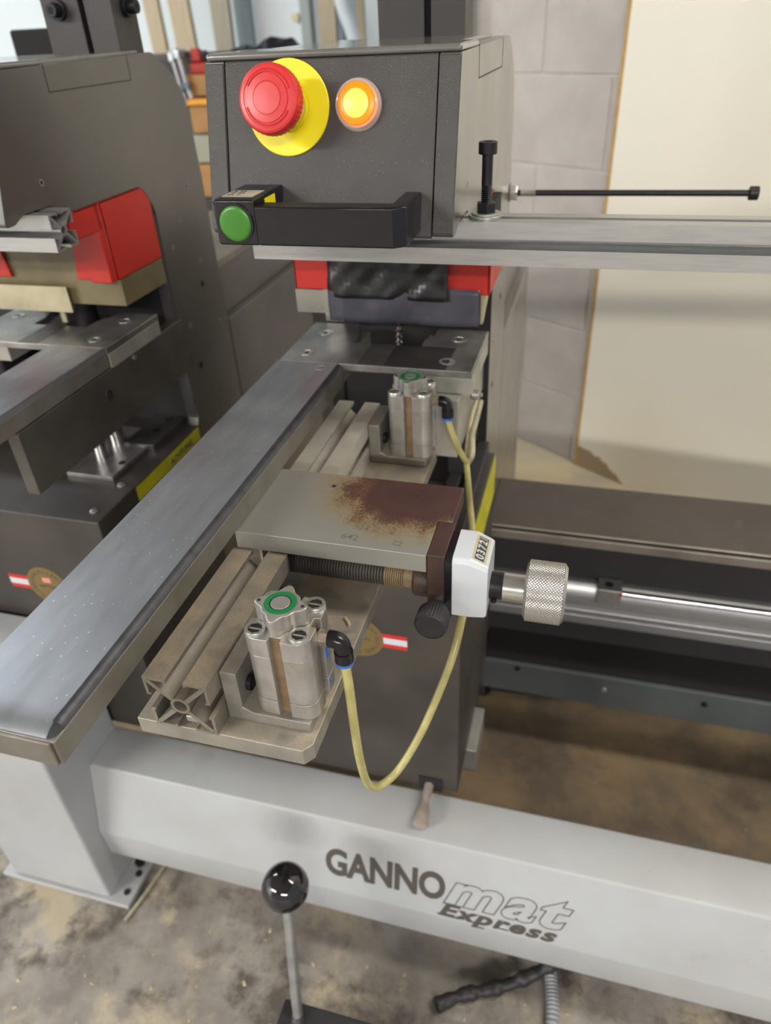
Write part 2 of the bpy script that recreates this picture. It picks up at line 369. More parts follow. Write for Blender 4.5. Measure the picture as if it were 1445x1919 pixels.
def text(name, body, size, o, ux, uy, mt, parent, offset=0, shear=0, outline=0, align='LEFT', space=1.0, lift=0.15, xs=1.0):
    """flat lettering: o = baseline start (mm), ux = reading direction, uy = up direction"""
    cu = bpy.data.curves.new(name, 'FONT'); cu.body = body; cu.size = size/1000; cu.align_x = align; cu.shear = shear; cu.offset = offset/1000; cu.space_character = space
    if outline: cu.fill_mode = 'NONE'; cu.bevel_depth = outline/1000; cu.bevel_resolution = 0; cu.resolution_u = 6
    else: cu.extrude = 0.00008; cu.resolution_u = 4
    t = bpy.data.objects.new('tmp', cu); COL.objects.link(t)
    dg = bpy.context.evaluated_depsgraph_get(); me = bpy.data.meshes.new_from_object(t.evaluated_get(dg))
    bpy.data.objects.remove(t)
    ux = Vector(ux).normalized(); uy = Vector(uy).normalized(); nz = ux.cross(uy)
    M3 = Matrix((ux*xs, uy, nz)).transposed().to_4x4(); me.transform(M3)
    me.materials.clear(); me.materials.append(mt); me.name = name
    return link_mesh(name, me, tuple(Vector(o)+nz*lift), parent)

def xprofile(mb, axis, a0, a1, u0, v0, S, fl=0.36, t=1.6, core=0.155):
    """slotted extrusion: four L corners, diagonal webs, round core. u,v = the two cross axes."""
    c = S/2; F = S*fl
    def T(u, v): return (u0+u, v0+v)
    for sx in (0, 1):
        for sy in (0, 1):
            def q(u, v): return T(u if not sx else S-u, v if not sy else S-v)
            lip = 1.2
            pts = [q(0, 0), q(F, 0), q(F, t+lip), q(F-t*.8, t+lip), q(F-t*.8, t), q(t*1.3, t), q(t, t*1.3), q(t, F-t*.8), q(t+lip, F-t*.8), q(t+lip, F), q(0, F)]
            mb.prism(pts, axis, a0, a1)
            w_ = t*.55; k = S*core*.72
            mb.prism([q(t-w_+.3, t+w_+.3), q(t+w_+.3, t-w_+.3), q(c-k+w_, c-k-w_), q(c-k-w_, c-k+w_)], axis, a0, a1)
    n = 28; ro = S*core; ri = ro*.68; cu_, cv = u0+c, v0+c
    def P(a, u, v): return (a, u, v) if axis == 'x' else (u, a, v) if axis == 'y' else (u, v, a)
    vs = []
    for a in (a0, a1):
        for r in (ro, ri): vs += [P(a, cu_+r*math.cos(2*math.pi*i/n), cv+r*math.sin(2*math.pi*i/n)) for i in range(n)]
    fs = []
    for i in range(n):
        j = (i+1) % n
        fs += [(i, j, 2*n+j, 2*n+i), (n+i, 3*n+i, 3*n+j, n+j), (i, n+i, n+j, j), (2*n+i, 2*n+j, 3*n+j, 3*n+i)]
    mb.add(vs, fs)

def rounded(pts, radii, n=6):
    """polygon with rounded corners"""
    out = []
    m = len(pts)
    for i, p in enumerate(pts):
        r = radii[i] if isinstance(radii, (list, tuple)) else radii
        if r <= 0: out.append(tuple(p)); continue
        a = Vector((*pts[i-1], 0)); b = Vector((*p, 0)); c = Vector((*pts[(i+1) % m], 0))
        d1 = (a-b).normalized(); d2 = (c-b).normalized(); ang = d1.angle(d2); t = min(r/math.tan(ang/2), (a-b).length*.49, (c-b).length*.49); rr = t*math.tan(ang/2)
        cen = b+(d1+d2).normalized()*(rr/math.sin(ang/2))
        p1 = b+d1*t-cen; p2 = b+d2*t-cen
        for k in range(n+1):
            s_ = k/n; tot = p1.angle(p2)
            q = (p1*math.sin((1-s_)*tot)+p2*math.sin(s_*tot))/math.sin(tot) if tot > 1e-4 else p1
            out.append(((cen+q).x, (cen+q).y))
    return out

TH = math.radians(15)
NF = Vector((0, -math.cos(TH), math.sin(TH))); UF = Vector((0, math.sin(TH), math.cos(TH)))
def face_y(z): return 533+math.tan(TH)*(z+50)

# ================================================================== SETTING
FZ = -H
o = obj('floor', MB().box(-4900, 2600, -5000, 4000, FZ-60, FZ), FLOOR, smooth=0, kind='structure', label='stained grey and brown concrete floor', category='floor')
o = obj('ceiling', MB().box(-4900, 2600, -5000, 4000, 1900, 1960), CEIL, smooth=0, kind='structure', label='plain painted ceiling', category='ceiling')
o = obj('wall_back', MB().box(-4900, 2600, 3400, 3480, FZ, 1900), PALEWALL, smooth=0, kind='structure', label='cool white wall far behind the left machine', category='wall')
o = obj('wall_left', MB().box(-4900, -4820, -5000, 3400, FZ, 1900), PALEWALL, smooth=0, kind='structure', label='cool white side wall on the far left', category='wall')
# block wall, turned away from the machine
WP = Vector((24, 1697.2, FZ)); WR = Vector((0.83880, -0.54443, 0)).normalized(); WN = Vector((-0.54443, -0.83880, 0))
def wpt(a, off, z): return WP+WR*a+WN*off+Vector((0, 0, z-FZ))
def wbox(mb, a0, a1, o0, o1, z0, z1):
    P = [wpt(a, o_, z) for z in (z0, z1) for a, o_ in ((a0, o0), (a1, o0), (a1, o1), (a0, o1))]
    return mb.add(P, [(3, 2, 1, 0), (4, 5, 6, 7), (0, 1, 5, 4), (1, 2, 6, 5), (2, 3, 7, 6), (3, 0, 4, 7)])
wall = obj('wall_right', wbox(MB(), -404, 1900, -160, -3.0, FZ, 1900), MORT, smooth=0, kind='structure', label='off-white painted concrete block wall', category='wall')
tops = [FZ]+[-987+175*k for k in range(1, 17)]
for k in range(16):
    z0, z1 = tops[k], min(tops[k+1], 1898)
    off = -30 if k % 2 == 0 else -205
    a = off-350*2
    while a < 1850:
        a0, a1 = max(a, -404), min(a+350, 1900)
        if a1-a0 > 20 and z1-z0 > 10:
            pr = random.uniform(-.5, .5)
            obj('block', wbox(MB(), a0+2.2, a1-2.2, -12, pr, z0+2.2, z1-2.2), BLOCK, wall, bev=2.4, smooth=0)
        a += 350
# tall sheet leaning flat against the blocks
sb = MB(); wbox(sb, 0, 1250, 2, 14, FZ, 1433)
sb.mi = [1, 1, 1, 1, 0, 1]
sheet = obj('board_sheet', sb, (SHEET, MDF), smooth=0)
obj('edge_strip', wbox(MB(), -8, -.2, 2, 14, FZ, 1433), MDF, sheet, smooth=0)
tag(sheet, 'tall cream sheet with a raw tan edge standing against the block wall', 'board')

# ceiling lamps
for i, (x, y, z, lx, ly, wt, c) in enumerate(LAMPS):
    t = thing('ceiling_lamp', ['long fluorescent ceiling lamp behind the viewer on the left', 'long fluorescent ceiling lamp above the right-hand rail', 'long cool ceiling lamp near the back wall', 'long fluorescent ceiling lamp behind the viewer on the right'][i], 'lamp', (x, y, z))
    obj('housing', MB().box(x-lx/2-20, x+lx/2+20, y-ly/2-20, y+ly/2+20, z+10, 1900), WHT, t, bev=3)
    obj('diffuser', MB().box(x-lx/2, x+lx/2, y-ly/2, y+ly/2, z+4, z+12), LAMPM, t, bev=2)
    ld = bpy.data.lights.new('lamp_light', 'AREA'); ld.shape = 'RECTANGLE'; ld.size = lx/1000; ld.size_y = ly/1000; ld.energy = wt; ld.color = c
    lo = bpy.data.objects.new('lamp_light', ld); COL.objects.link(lo); lo.parent = t; lo.location = (0, 0, -0.002)

# ================================================================== BASE FRAME (beam + leg)
frame = thing('machine_frame', 'light grey painted steel base frame with a long beam and a leg', 'machine frame', (-300, 440, FZ))
bp = [(440, -758), (413, -862), (416, -920), (503, -920), (503, -758)]
beam = obj('beam', MB().prism(rounded(bp, 5, 3), 'x', -541.5, 900), GRAYP, frame, smooth=20)
leg = obj('leg', MB().box(-699, -542, 385, 500, -979, -572), GRAYP, frame, bev=4, seg=3)
foot = MB().box(-716, -512, 380, 520, FZ, -979)
obj('foot_plate', foot, GRAYP, frame, bev=1.5)
hb = MB()
for q in ((-524, 398), (-522, 425)): hb.cyl((q[0], q[1], -979.5), (q[0], q[1], -977.8), 4.5, 16)
obj('bolt_hole', hb, VOID, frame)
obj('gusset', MB().prism([(-542, -979), (-517, -979), (-542, -935)], 'y', 452, 458), GRAYP, frame, bev=.6)
obj('foot_bolt', MB().hexa((-528, 440, -979), (0, 0, 1), 13, 8), STEELB, frame)
obj('leg', MB().box(742, 899, 385, 500, -979, -700), GRAYP, frame, bev=4, seg=3)
# lettering on the sloped upper beam face
SL = Vector((0, 440-413, -758+862)).normalized()
def bface(x, z, e=0.25):
    y = 413+(z+862)/(104)*27
    return Vector((x, y, z))+Vector((0, -SL.z, SL.y))*e
text('lettering', 'GANNO', 53, bface(-227, -835.5), (1, 0, 0), SL, INK, beam, offset=1.9, space=0.98, xs=0.73)
text('lettering', 'mat', 66, bface(-84, -837), (1, 0, 0), SL, INK, beam, offset=2.4, shear=0.32, outline=0.5, space=1.10, xs=1.20)
text('lettering', 'Express', 26.5, bface(-89, -857.5), (1, 0, 0), SL, INK, beam, offset=1.05, shear=0.32, space=1.14, xs=1.38)
sf = MB()
def serif(x, z, w_):
    a = bface(x, z, .3); d = Vector((1, 0, 0))*w_/2; u = SL*0.85; n_ = Vector((0, -SL.z, SL.y))*.12
    P = [a-d-u-n_, a+d-u-n_, a+d+u-n_, a-d+u-n_, a-d-u+n_, a+d-u+n_, a+d+u+n_, a-d+u+n_]
    sf.add(P, [(3, 2, 1, 0), (4, 5, 6, 7), (0, 1, 5, 4), (1, 2, 6, 5), (2, 3, 7, 6), (3, 0, 4, 7)])
for x, z, w_ in ((-84, -857, 12), (-78, -839.5, 12), (-62, -857, 9), (-44, -857, 9), (-40, -863.0, 10), (-13, -857, 11)): serif(x, z, w_)
obj('lettering', sf, INK, beam, smooth=0)

# ================================================================== DRILLING UNITS
BXW = 183  # width between outer faces of the side plates
def side_plate_pts():
    # (y, z) outline of the C-shaped side plate with the working opening
    yt = face_y(-19.5)
    pts = [(yt, -19.5), (792, -17), (846, -52), (852, -150), (857, -419), (857, -750), (571, -750), (566, -745), (566, -428), (571, -422), (728, -422), (734, -412), (736, -160), (720, -133), (579, -133), (574, -122.4), (537, -122.4), (524, -128), (face_y(-128), -128)]
    rad = [0, 18, 60, 0, 0, 6, 6, 0, 0, 0, 4, 0, 26, 22, 3, 3, 3, 5, 3]
    return rounded(pts, rad)

def unit(x0, right):
    """x0: left outer face. Everything bolted together is one machine."""
    x1 = x0+BXW
    nm = 'right-hand dark grey drilling unit with emergency stop, lit amber lamp and black handle' if right else 'left-hand dark grey drilling unit with rounded side plate and no controls in view'
    U = thing('drilling_unit', nm, 'machine', ((x0+x1)/2, 680, -758))
    pts = side_plate_pts()
    for a, b, nme in ((x0, x0+14.5, 1), (x1-14.5, x1, 2)):
        sp = obj('side_plate', MB().prism(pts, 'x', a, b), (PWT if False else PW), U, bev=0.7, smooth=20)
        xo = b if nme == 2 else a; sgn = 1 if nme == 2 else -1
        # tapped holes, seen as dark recesses
        for (hy, hz, r) in ((570, -103, 2.6), (785, -181, 2.2), (756, -205, 2.6), (812, -235, 3.0), (806, -262, 3.6), (760, -299, 3.0), (765, -352, 4.0), (835, -318, 2.2), (812, -150, 2.5)):
            rg = MB(); xa = xo-(0.25 if sgn > 0 else -.25)
            rg.ring((xa, hy, hz), (sgn, 0, 0), r*.72, r*1.05, .5, 18)
            obj('screw_hole', rg, STEELB if r > 3 else ZINC, sp)
            obj('bore', MB().cyl((xa, hy, hz), (xa+sgn*.3, hy, hz), r*.72, 14), VOID, sp)
        # inset access panel, its joint shows as a fine gap
        if sgn > 0:
            g = MB(); e = xo+.15
            g.box(xo-.3, e, 612, 743, -39.3, -38.3); g.box(xo-.3, e, 612, 613, -38.5, -17.8); g.box(xo-.3, e, 742, 743, -38.5, -17.8)
            obj('panel_joint', g, GLINE, sp, smooth=0)
    xi0, xi1 = x0+15.5, x1-15.5
    # cover: sloped front, rounded top edge
    yt = face_y(-17)
    cov = [(face_y(-19.5)+.3, -19.5), (560, -19.5), (560, -34), (face_y(-128)+16, -120), (face_y(-128)+16, -128), (face_y(-129), -129)]
    cover = obj('head_cover', MB().prism(rounded(cov, [1.5, 0, 0, 0, 0, 2]), 'x', xi0, xi1), PWT, U, smooth=30)
    obj('top_lid', MB().box(x0, x1, yt+.3, 612, -19.4, -14.6), LIDM, U, bev=2.6, seg=3)
    obj('top_lid', MB().box(xi0, xi1, 612.4, 790, -19.4, -14.9), LIDM, U, bev=1.2)
    if right:
        for a in (x0, x1-14.5):
            z0_, z1_ = -125, -20.5
            obj('end_cap', MB().prism([(face_y(z1_)-1.2, z1_), (face_y(z1_)+.3, z1_), (face_y(z0_)+.3, z0_), (face_y(z0_)-1.2, z0_)], 'x', a, a+14.4), PWT, U, bev=.7)
    # inner housing behind
    obj('head_housing', MB().box(xi0+.5, xi1-.5, 580, 845, -128, -38), PWD, U, smooth=0)
    obj('seam', MB().box(x0+14.4, x0+15.6, 545, 560, -120, -19), GLINE, U, smooth=0)
    # post: two flat plates with a slot between
    px = x0+(66 if right else 86)
    post = obj('post', MB().box(px, px+43, 762, 806, -20, 330), PWD, U, bev=.8)
    obj('post_plate', MB().box(px+49, px+80, 762, 806, -20, 330), PWD, U, bev=.8)
    obj('post_core', MB().box(px+42.5, px+49.5, 772, 800, -20, 328), VOID, U, smooth=0)
    if not right:
        for c, d in (((px+20, 762, 22), (0, -1, 0)), ((px+80, 786, 22), (1, 0, 0))):
            c = Vector(c); d = Vector(d)
            sb_ = obj('socket_bolt', MB().cyl(c, c+d*5, 9, 24).cyl(c+d*5, c+d*14, 6.3, 24), STEELB, U, bev=.5)
            obj('hex_socket', MB().cyl(c+d*13.6, c+d*14.2, 3.3, 6), VOID, sb_)
    # interior back wall
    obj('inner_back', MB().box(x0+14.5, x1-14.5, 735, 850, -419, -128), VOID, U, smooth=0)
    # red hood with a central cut-away, guard strip under it
    hx0, hx1 = (x0+7, x1+10) if right else (x0+7, x1-.4)
    hxi = x1-.4
    hood = [(hx0, -133), (hxi, -133), (hxi, -158), (hx1, -158), (hx1, -209), (hx1-48, -209), (hx1-38, -150), (hx0+38, -150), (hx0+47, -209), (hx0, -209)]
    hf = MB().prism(hood, 'y', 640, 644)
    obj('red_hood', hf.box(hx0, hx0+3, 640, 731, -209, -133).box(hx1-3, hx1, 640 if right else 640.3, 731, -209, -158 if right else -133).box(hxi-3, hxi, 590, 731 if right else 639, -157.9, -133).box(hx0, hxi, 600, 731, -136, -133), RED, U, bev=1.2)
    if right:
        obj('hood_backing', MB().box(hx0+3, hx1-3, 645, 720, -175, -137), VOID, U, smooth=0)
        # crumpled black tape
        tp = MB(); nx, nz = 26, 14; vs = []
        xa, xb, za, zb = hx0+36, hx1-38, -152, -214
        for j in range(nz+1):
            for i in range(nx+1):
                u, v_ = i/nx, j/nz
                x = xa+(xb-xa)*u+6*v_*(1 if u > .5 else -1)*abs(u-.5)*.6; z = za+(zb-za)*v_
                y = 637.5-2.6*abs(math.sin(7*u*v_+3*u))-2.8*abs(math.sin(5*u-6*v_))*v_-1.0*math.sin(31*u+17*v_)
                vs.append((x, y, z))
        fs = [(j*(nx+1)+i, j*(nx+1)+i+1, (j+1)*(nx+1)+i+1, (j+1)*(nx+1)+i) for j in range(nz) for i in range(nx)]
        tp.add(vs, fs); t_ = obj('black_tape', tp, FILM, U, smooth=180); t_['label'] = 'crumpled black tape patch'
        md = t_.modifiers.new('s', 'SOLIDIFY'); md.thickness = .0004
        # guard film strip, slightly wavy
        fl = MB(); nx = 30; vs = []
        for j in range(7):
            for i in range(nx+1):
                u = i/nx; v_ = j/6
                vs.append((-238+(144)*u, 636.5-1.6*math.sin(5*u+v_*2)*v_-1.0*math.sin(13*u+4*v_), -203-(33.5+1.5*math.sin(3*u))*v_))
        fs = [(j*(nx+1)+i, j*(nx+1)+i+1, (j+1)*(nx+1)+i+1, (j+1)*(nx+1)+i) for j in range(6) for i in range(nx)]
        fl.add(vs, fs); t_ = obj('guard_film', fl, FILMG, U, smooth=180); md = t_.modifiers.new('s', 'SOLIDIFY'); md.thickness = .0004
        obj('guard_strip', MB().box(x0+7, x0+45, 638.5, 640, -231, -209), film_mat('smoked_guard', (0.34, 0.33, 0.28), .7), U, smooth=0)
        # cream side guard with curved lower edge
        obj('side_guard', MB().prism([(642, -209), (700, -209), (700, -214), (676, -222), (650, -236), (642, -236)], 'x', hx1-8, hx1-6), GUARDC, U)
        obj('inner_plate', MB().box(x0+12, x0+32, 700, 712, -262, -222), ALU, U, bev=.5)
        # drill bit and chuck in the dark opening
        db = MB(); db.cyl((-182, 680, -300), (-182, 680, -246), 3, 12); 
        for k in range(9): db.lathe((-182, 680, -298+k*6), (0, 0, 1), [(0, 3.0), (1.5, 4.0), (3, 3.0)], 12)
        obj('drill_bit', db, CHR, U)
        obj('chuck', MB().cyl((-182, 680, -246), (-182, 680, -215), 11, 24).cyl((-205, 688, -250), (-205, 688, -215), 8, 20).cyl((-160, 688, -250), (-160, 688, -215), 8, 20), STEELB, U)
        cp = MB()
        for q in ((-205, 672, -236), (-158, 672, -238)): cp.box(q[0]-6, q[0]+6, q[1]-3, q[1]+3, q[2], q[2]+7)
        obj('copper_jaw', cp, mat('copper', (0.7, 0.36, 0.12), .3, .7), U, bev=.8)
    else:
        obj('guard_strip', MB().box(hx0, hx1-3.4, 644.5, 646, -209.3, -140).box(hx0, hx1+.6, 644.5, 646, -236, -209.3).box(hx1-1, hx1+.6, 646, 728, -236, -209.3), GUARDY, U, smooth=0)
        obj('guard_lower_strip', MB().box(x0, x1-62, 636, 637.2, -243, -216), GUARDC, U, smooth=0)
        obj('hood_frame', MB().prism([(hx1-64, -133), (hx1, -133), (hx1, -209), (hx1-24, -209), (hx1-31, -146), (hx1-64, -146)], 'y', 631, 640.2), RED, U, bev=1.5)
        obj('chuck', MB().cyl((x0+92, 690, -300), (x0+92, 690, -206), 14, 24), STEELB, U)
        obj('cream_tag', MB().box(x0+88, x0+94, 655, 657, -262, -236), GUARDC, U)
    # work table: 7 mm top with blocks, U-shaped cut-out open to the back, shallow slide track
    tx0, tx1 = x0+4, x1+4
    ma = lambda x: x if right else (tx0+tx1-x)
    cx0, cx1 = tx0+58, tx0+125
    top = [(tx0, 588), (tx1, 588), (tx1, 690), (cx1+7, 690), (cx1+7, 668), (cx1, 660), (cx1, 641), (cx0, 641), (cx0, 660), (cx0-10, 690), (tx0, 690)]
    table = MB().prism(top, 'z', -267, -260)
    ta = obj('work_table', table, TBL, U, bev=.9)
    tr = MB().box(tx0+76, tx0+101, 588.6, 640.5, -260.5, -259.75)
    obj('slide_track', tr, mat('track_steel', (0.13, .125, .12), .4, .6, .2, 400, .3, 40), ta, smooth=0)
    if right: obj('dark_end', MB().box(tx0+101, tx1-24, 588.6, 640.5, -260.5, -259.85), mat('dark_end_steel', (0.075, .072, .07), .36, .6, .15, 400, .4, 22), ta, smooth=0)  # darker steel rectangle right of the slide track
    if right: bl = ((tx0, tx0+60), (tx0+123, tx1))
    else: bl = ((tx0, tx0+60), (tx1-70, tx1))
    for a, b in bl: obj('table_block', MB().box(a, b, 590, 689, -283, -267.2), TBLS, U, bev=.8)
    for (sx_, sy_) in ((tx0+21, 662), (tx0+20, 609), (tx1-25, 664), (tx1-26, 608)):
        sc_ = obj('table_screw', MB().ring((sx_, sy_, -260.4), (0, 0, 1), 5.2, 7.4, .9, 32).cyl((sx_, sy_, -261), (sx_, sy_, -259.95), 5.2, 24), ZINC, ta)
        obj('hex_socket', MB().cyl((sx_, sy_, -260.2), (sx_, sy_, -259.75), 2.2, 6), VOID, sc_)
    # support plate
    if right:
        obj('support_plate', MB().box(tx1-33, tx1-10, 577, 735, -342, -283.2), TBLS, U, bev=.8)
        obj('support_foot', MB().box(tx1-33, tx1-14, 650, 735, -404, -342), PWD, U, bev=.8)
        obj('cable_screw', MB().cyl((tx1-9, 652, -312), (tx1-2, 652, -312), 5.2, 20).cyl((tx1-2, 652, -312), (tx1+1, 652, -312), 2.5, 6), ZINC, U, bev=.4)
        for a in (-123, -104): obj('slide_rail', MB().box(a, a+13, 530, 725, -419, -404), BLKM, U, bev=1)
    else:
        pl = obj('support_plate', MB().box(tx1-13, tx1, 444, 736, -344, -281.5), mat('shaded_support_steel', (0.13, .12, .105), .38, .55, .15, 400, .3, 20), U, bev=.8)  # shade under the head put into this plate's colour
        obj('bore', MB().ring((tx1-.2, 574, -305), (1, 0, 0), 3.4, 5.2, .6, 20), CHR, pl)
        obj('bore', MB().cyl((tx1-.2, 574, -305), (tx1+.25, 574, -305), 3.4, 16), VOID, pl)
        obj('dowel', MB().cyl((tx1-1, 629, -286.5), (tx1+1.5, 629, -286.5), 2.6, 14), ZINC, pl)
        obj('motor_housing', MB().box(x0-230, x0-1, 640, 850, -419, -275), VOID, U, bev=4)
        obj('guide_base', MB().box(x1-92, x1-31, 583, 700, -419, -414), TBL, U, bev=.5)
        obj('lift_base', MB().box(x1-60, x1-20, 655, 734, -419, -411.5), mat('base_steel', (0.14, .14, .145), .35, .7, .1, 300, .3, 30), U, bev=.5)
        for a, b in ((x1-70, 624), (x1-70, 657)): obj('guide_post', MB().cyl((a, b, -414), (a, b, -281), 9, 28), CHR, U)
        bh = MB(); bh.cyl((x1-30.5-8, 615, -414.2), (x1-38.5, 615, -413.6), 4.5, 20); bh.cyl((x1-36, 692, -411.7), (x1-36, 692, -411.1), 5, 20); bh.cyl((x1-36, 722, -411.7), (x1-36, 722, -411.1), 5, 20)
        obj('bore', bh, VOID, U)
        for a, b in ((x1-17, 524), (x1-17, 577)): obj('cover_screw', MB().lathe((a, b, -419), (0, 0, 1), [(0, 4.6), (1.2, 4.4), (2.2, 3.2), (2.6, 1.2)], 20), ZINC, U)
    # body box
    bx0, bx1 = (x0+4, x1+12) if right else (x0-60, x1+.5)
    body = obj('body', MB().box(bx0, bx1, 505, 727, -754, -419).box(x0+16, x1-16, 560, 840, -750, -419.2), PWB, U, bev=1.5)
    st = obj('warning_strip', MB().box(bx1+.1, bx1+.6, 578, 726, -438 if not right else -474, -421), YSTR, U, smooth=0)
    if not right: text('warning_text', 'ACHTUNG', 11, (bx1+.7, 652, -435), (0, 1, 0), (0, 0, 1), INK, st, offset=.3)
    for a in (x0, x1-14.5): obj('column_edge_shade', MB().box(a+.1, a+14.4, 731, 733.6, -405, -165), VOID if right else PWD, U, smooth=0)  # added dark strips, painting the shade on the plates' front edges
    # round quality sticker with ribbons
    cx = (-190 if right else -564); cz = -523 if right else -521
    S = obj('quality_sticker', MB().cyl((cx, 505, cz), (cx, 504.6, cz), 27, 48), GOLD, U)
    for sgn in (-1, 1):
        a, b = sorted((cx+sgn*25, cx+sgn*52))
        dz = -2*0
        rb = MB(); zs = (cz-9, cz-3.6, cz+4.6, cz+10); vs = [(xx, 504.7, z_) for z_ in zs for xx in (a, b)]+[(xx, 504.9, z_) for z_ in (zs[0], zs[3]) for xx in (a, b)]
        rb.add(vs, [(0, 1, 3, 2), (2, 3, 5, 4), (4, 5, 7, 6), (8, 10, 11, 9)]); rb.mi = [0, 1, 0, 0]
        obj('flag_ribbon', rb, (RDS, WHS), S, smooth=0)
    def arc(word, r, a_mid, step, flip):
        n = len(word)
        for i, ch in enumerate(word):
            if ch == ' ': continue
            an = math.radians(a_mid+(i-(n-1)/2)*step*(1 if flip else -1))
            p = Vector((cx+r*math.cos(an), 504.6, cz+r*math.sin(an)))
            up = Vector((math.cos(an), 0, math.sin(an)))*(-1 if flip else 1)
            rt = Vector((up.z, 0, -up.x))
            text('sticker_text', ch, 6.2, tuple(p-up*2.2), rt, up, INK, S, offset=.18, align='CENTER', lift=.1)
    arc('EXCELLENT', 20.5, 90, 16, False); arc('CERTIFIED QUALITY', 20.5, -90, 12.4, True)
    text('sticker_text', 'AUSTRIAN', 5.2, (cx, 504.6, cz-3), (1, 0, 0), (0, 0, 1), INK, S, align='CENTER', offset=.12, lift=.1)
    cr = MB(); cr.box(cx-5, cx+6, 504.3, 504.6, cz+5, cz+12); obj('sticker_crest', cr, mat('pink_print', (0.62, .25, .2), .5), S)
    # rear cabinet with ledge and aluminium cap
    rx1 = x1
    rc = obj('rear_cabinet', MB().box(x0+10, rx1, 858, 1160, -750, -325).box(x0+10, rx1-13, 858, 1160, -325, -262), mat('cabinet_olive', (0.20, .165, .12), .45, 0, .15, 300, .2, 5) if False else PW, U, bev=1.5)
    obj('cabinet_cap', MB().box(x0+10, rx1-11, 858, 1162, -262, -253), CHANE, U, bev=.8)
    obj('rear_leg', MB().box(x1-22, x1-1, 860, 905, FZ, -750), PWD, U, bev=1)
    obj('lower_bracket', MB().box(x1-2, x1+24, 570, 640, -800, -758), ALU, U, bev=1.2) if right else None
    return U
UR = unit(-279, True)
UL = unit(-650, False)

# --- controls of the right-hand unit (all bolted to it)
def fpt(x, z, e=0): return Vector((x, face_y(z), z))+NF*e
c = Vector((-216.4, 533.5, -48.2)); c = Vector((c.x, face_y(c.z), c.z))
es = obj('emergency_stop_disc', MB().lathe(c, NF, [(0, 30.2), (1.2, 30.2), (1.6, 29.8)], 72), YEL, UR)
es['label'] = 'yellow emergency stop disc'
obj('chrome_collar', MB().lathe(c+NF*1.5, NF, [(0, 14.5), (9, 14.5), (9.6, 14), (9.8, 12.5), (15, 12.5), (15.5, 11.8), (22, 11.8)], 40), CHR, es)
obj('collar_band', MB().lathe(c+NF*3, NF, [(0, 12), (0, 15.2), (2, 15.2), (2, 12)], 40), YEL, es)
def scal(q, k): return 1+(0.009*math.cos(q*44) if k in (2, 3) else 0)
mu = MB().lathe(c+NF*22, NF, [(0, 11), (0.6, 16.5), (3.5, 21.0), (8, 21.2), (11.8, 20.9), (13.2, 20.2), (13.9, 19.0), (14.2, 16.9), (13.7, 16.6), (13.8, 14.4), (14.5, 14.1), (14.8, 10.0), (14.4, 9.8), (14.45, 9.3), (14.9, 9.1), (15.0, 4), (15.05, .01)], 176, radial=scal)
mo = obj('mushroom_button', mu, REDM, es, smooth=22)
ar = MB()
for a0 in (20, 200):
    pts = []
    for k in range(13):
        a = math.radians(a0+k*11); r = 15.6; pts.append(c+NF*35.9+(Vector((1, 0, 0))*math.cos(a)+UF*math.sin(a))*r)
    ar.tube(pts, 0.75, 8, 2)
obj('turn_arrow', ar, REDM, mo)
# amber lamp
lc = fpt(-165.2, -47.3)
lp = obj('indicator_bezel', MB().lathe(lc, NF, [(0, 16.2), (2, 16.2), (3.4, 15.4), (5.8, 14.9), (6.2, 14.3), (6.0, 13.4), (4, 13.2)], 48), CLR, UR)
obj('lamp_ring', MB().lathe(lc, NF, [(0, 13.6), (4.5, 13.4), (6.6, 12.8), (7.4, 11.0), (7.4, 8.4)], 48), AMB, lp)
obj('lamp_lens', MB().lathe(lc, NF, [(6, 8.8), (7.5, 8.7), (8.0, 6.5), (8.3, .01)], 48), AMBC, lp)
# black handle with green button
hz0, hz1 = -124.5, -95
hd = MB()
hd.prism(rounded([(-253, 468), (-222, 468), (-222, 526), (-253, 526)], [3, 0, 0, 0]), 'z', hz0, hz1)
hd.prism([(-223, 468), (-127, 468), (-119, 474), (-119, 520), (-131, 520), (-131, 483), (-223, 483)], 'z', hz0, -99)
han = obj('handle', hd, BLK, UR, bev=1.6, seg=2); han['label'] = 'scratched black grab handle'
gc = Vector((-237.2, 468, -110))
obj('button_bezel', MB().ring(gc, (0, -1, 0), 11.6, 13.2, 1.0, 44), BLK, han)
gb = obj('green_button', MB().lathe(gc+Vector((0, .5, 0)), (0, -1, 0), [(0, 11.6), (1.6, 11.5), (2.2, 10.9), (2.6, 9), (2.7, .01)], 48), GRN, han); gb['label'] = 'round green push button'
lb = obj('type_label', MB().box(-250, -227, 478, 499, hz1, hz1+.25), mat('aged_label', (0.42, .38, .30), .5), han, smooth=0)
for k, tx in enumerate(('24 V', 'IP 54', 'B 22')): text('label_text', tx, 5.2, (-248, 481+k*6, hz1+.25), (1, 0, 0), (0, 1, 0), INK, lb, lift=.12)
obj('yellow_tag', MB().box(-222.2, -221.8, 486, 504, -106, -97.5), YEL, han, smooth=0)
# pull pin below the body front
pn = MB().lathe((-117.4, 508, -747.5), (0.02, -1, .0), [(0, 5.5), (18, 5.2), (22, 4.2), (30, 4.2), (34, 5.4), (44, 7.8), (55, 9.0), (57, 8.4)], 36, radial=lambda q, k: 1+(0.035*math.cos(q*18) if k in (4, 5, 6) else 0))
pp_ = obj('pull_pin', pn, mat('dusty_knob', (0.30, .25, .22), .6, 0, .2, 400, .25, 90), UR)
obj('pin_socket', MB().box(-130, -102, 503, 506, -757, -735), VOID, UR, smooth=0)
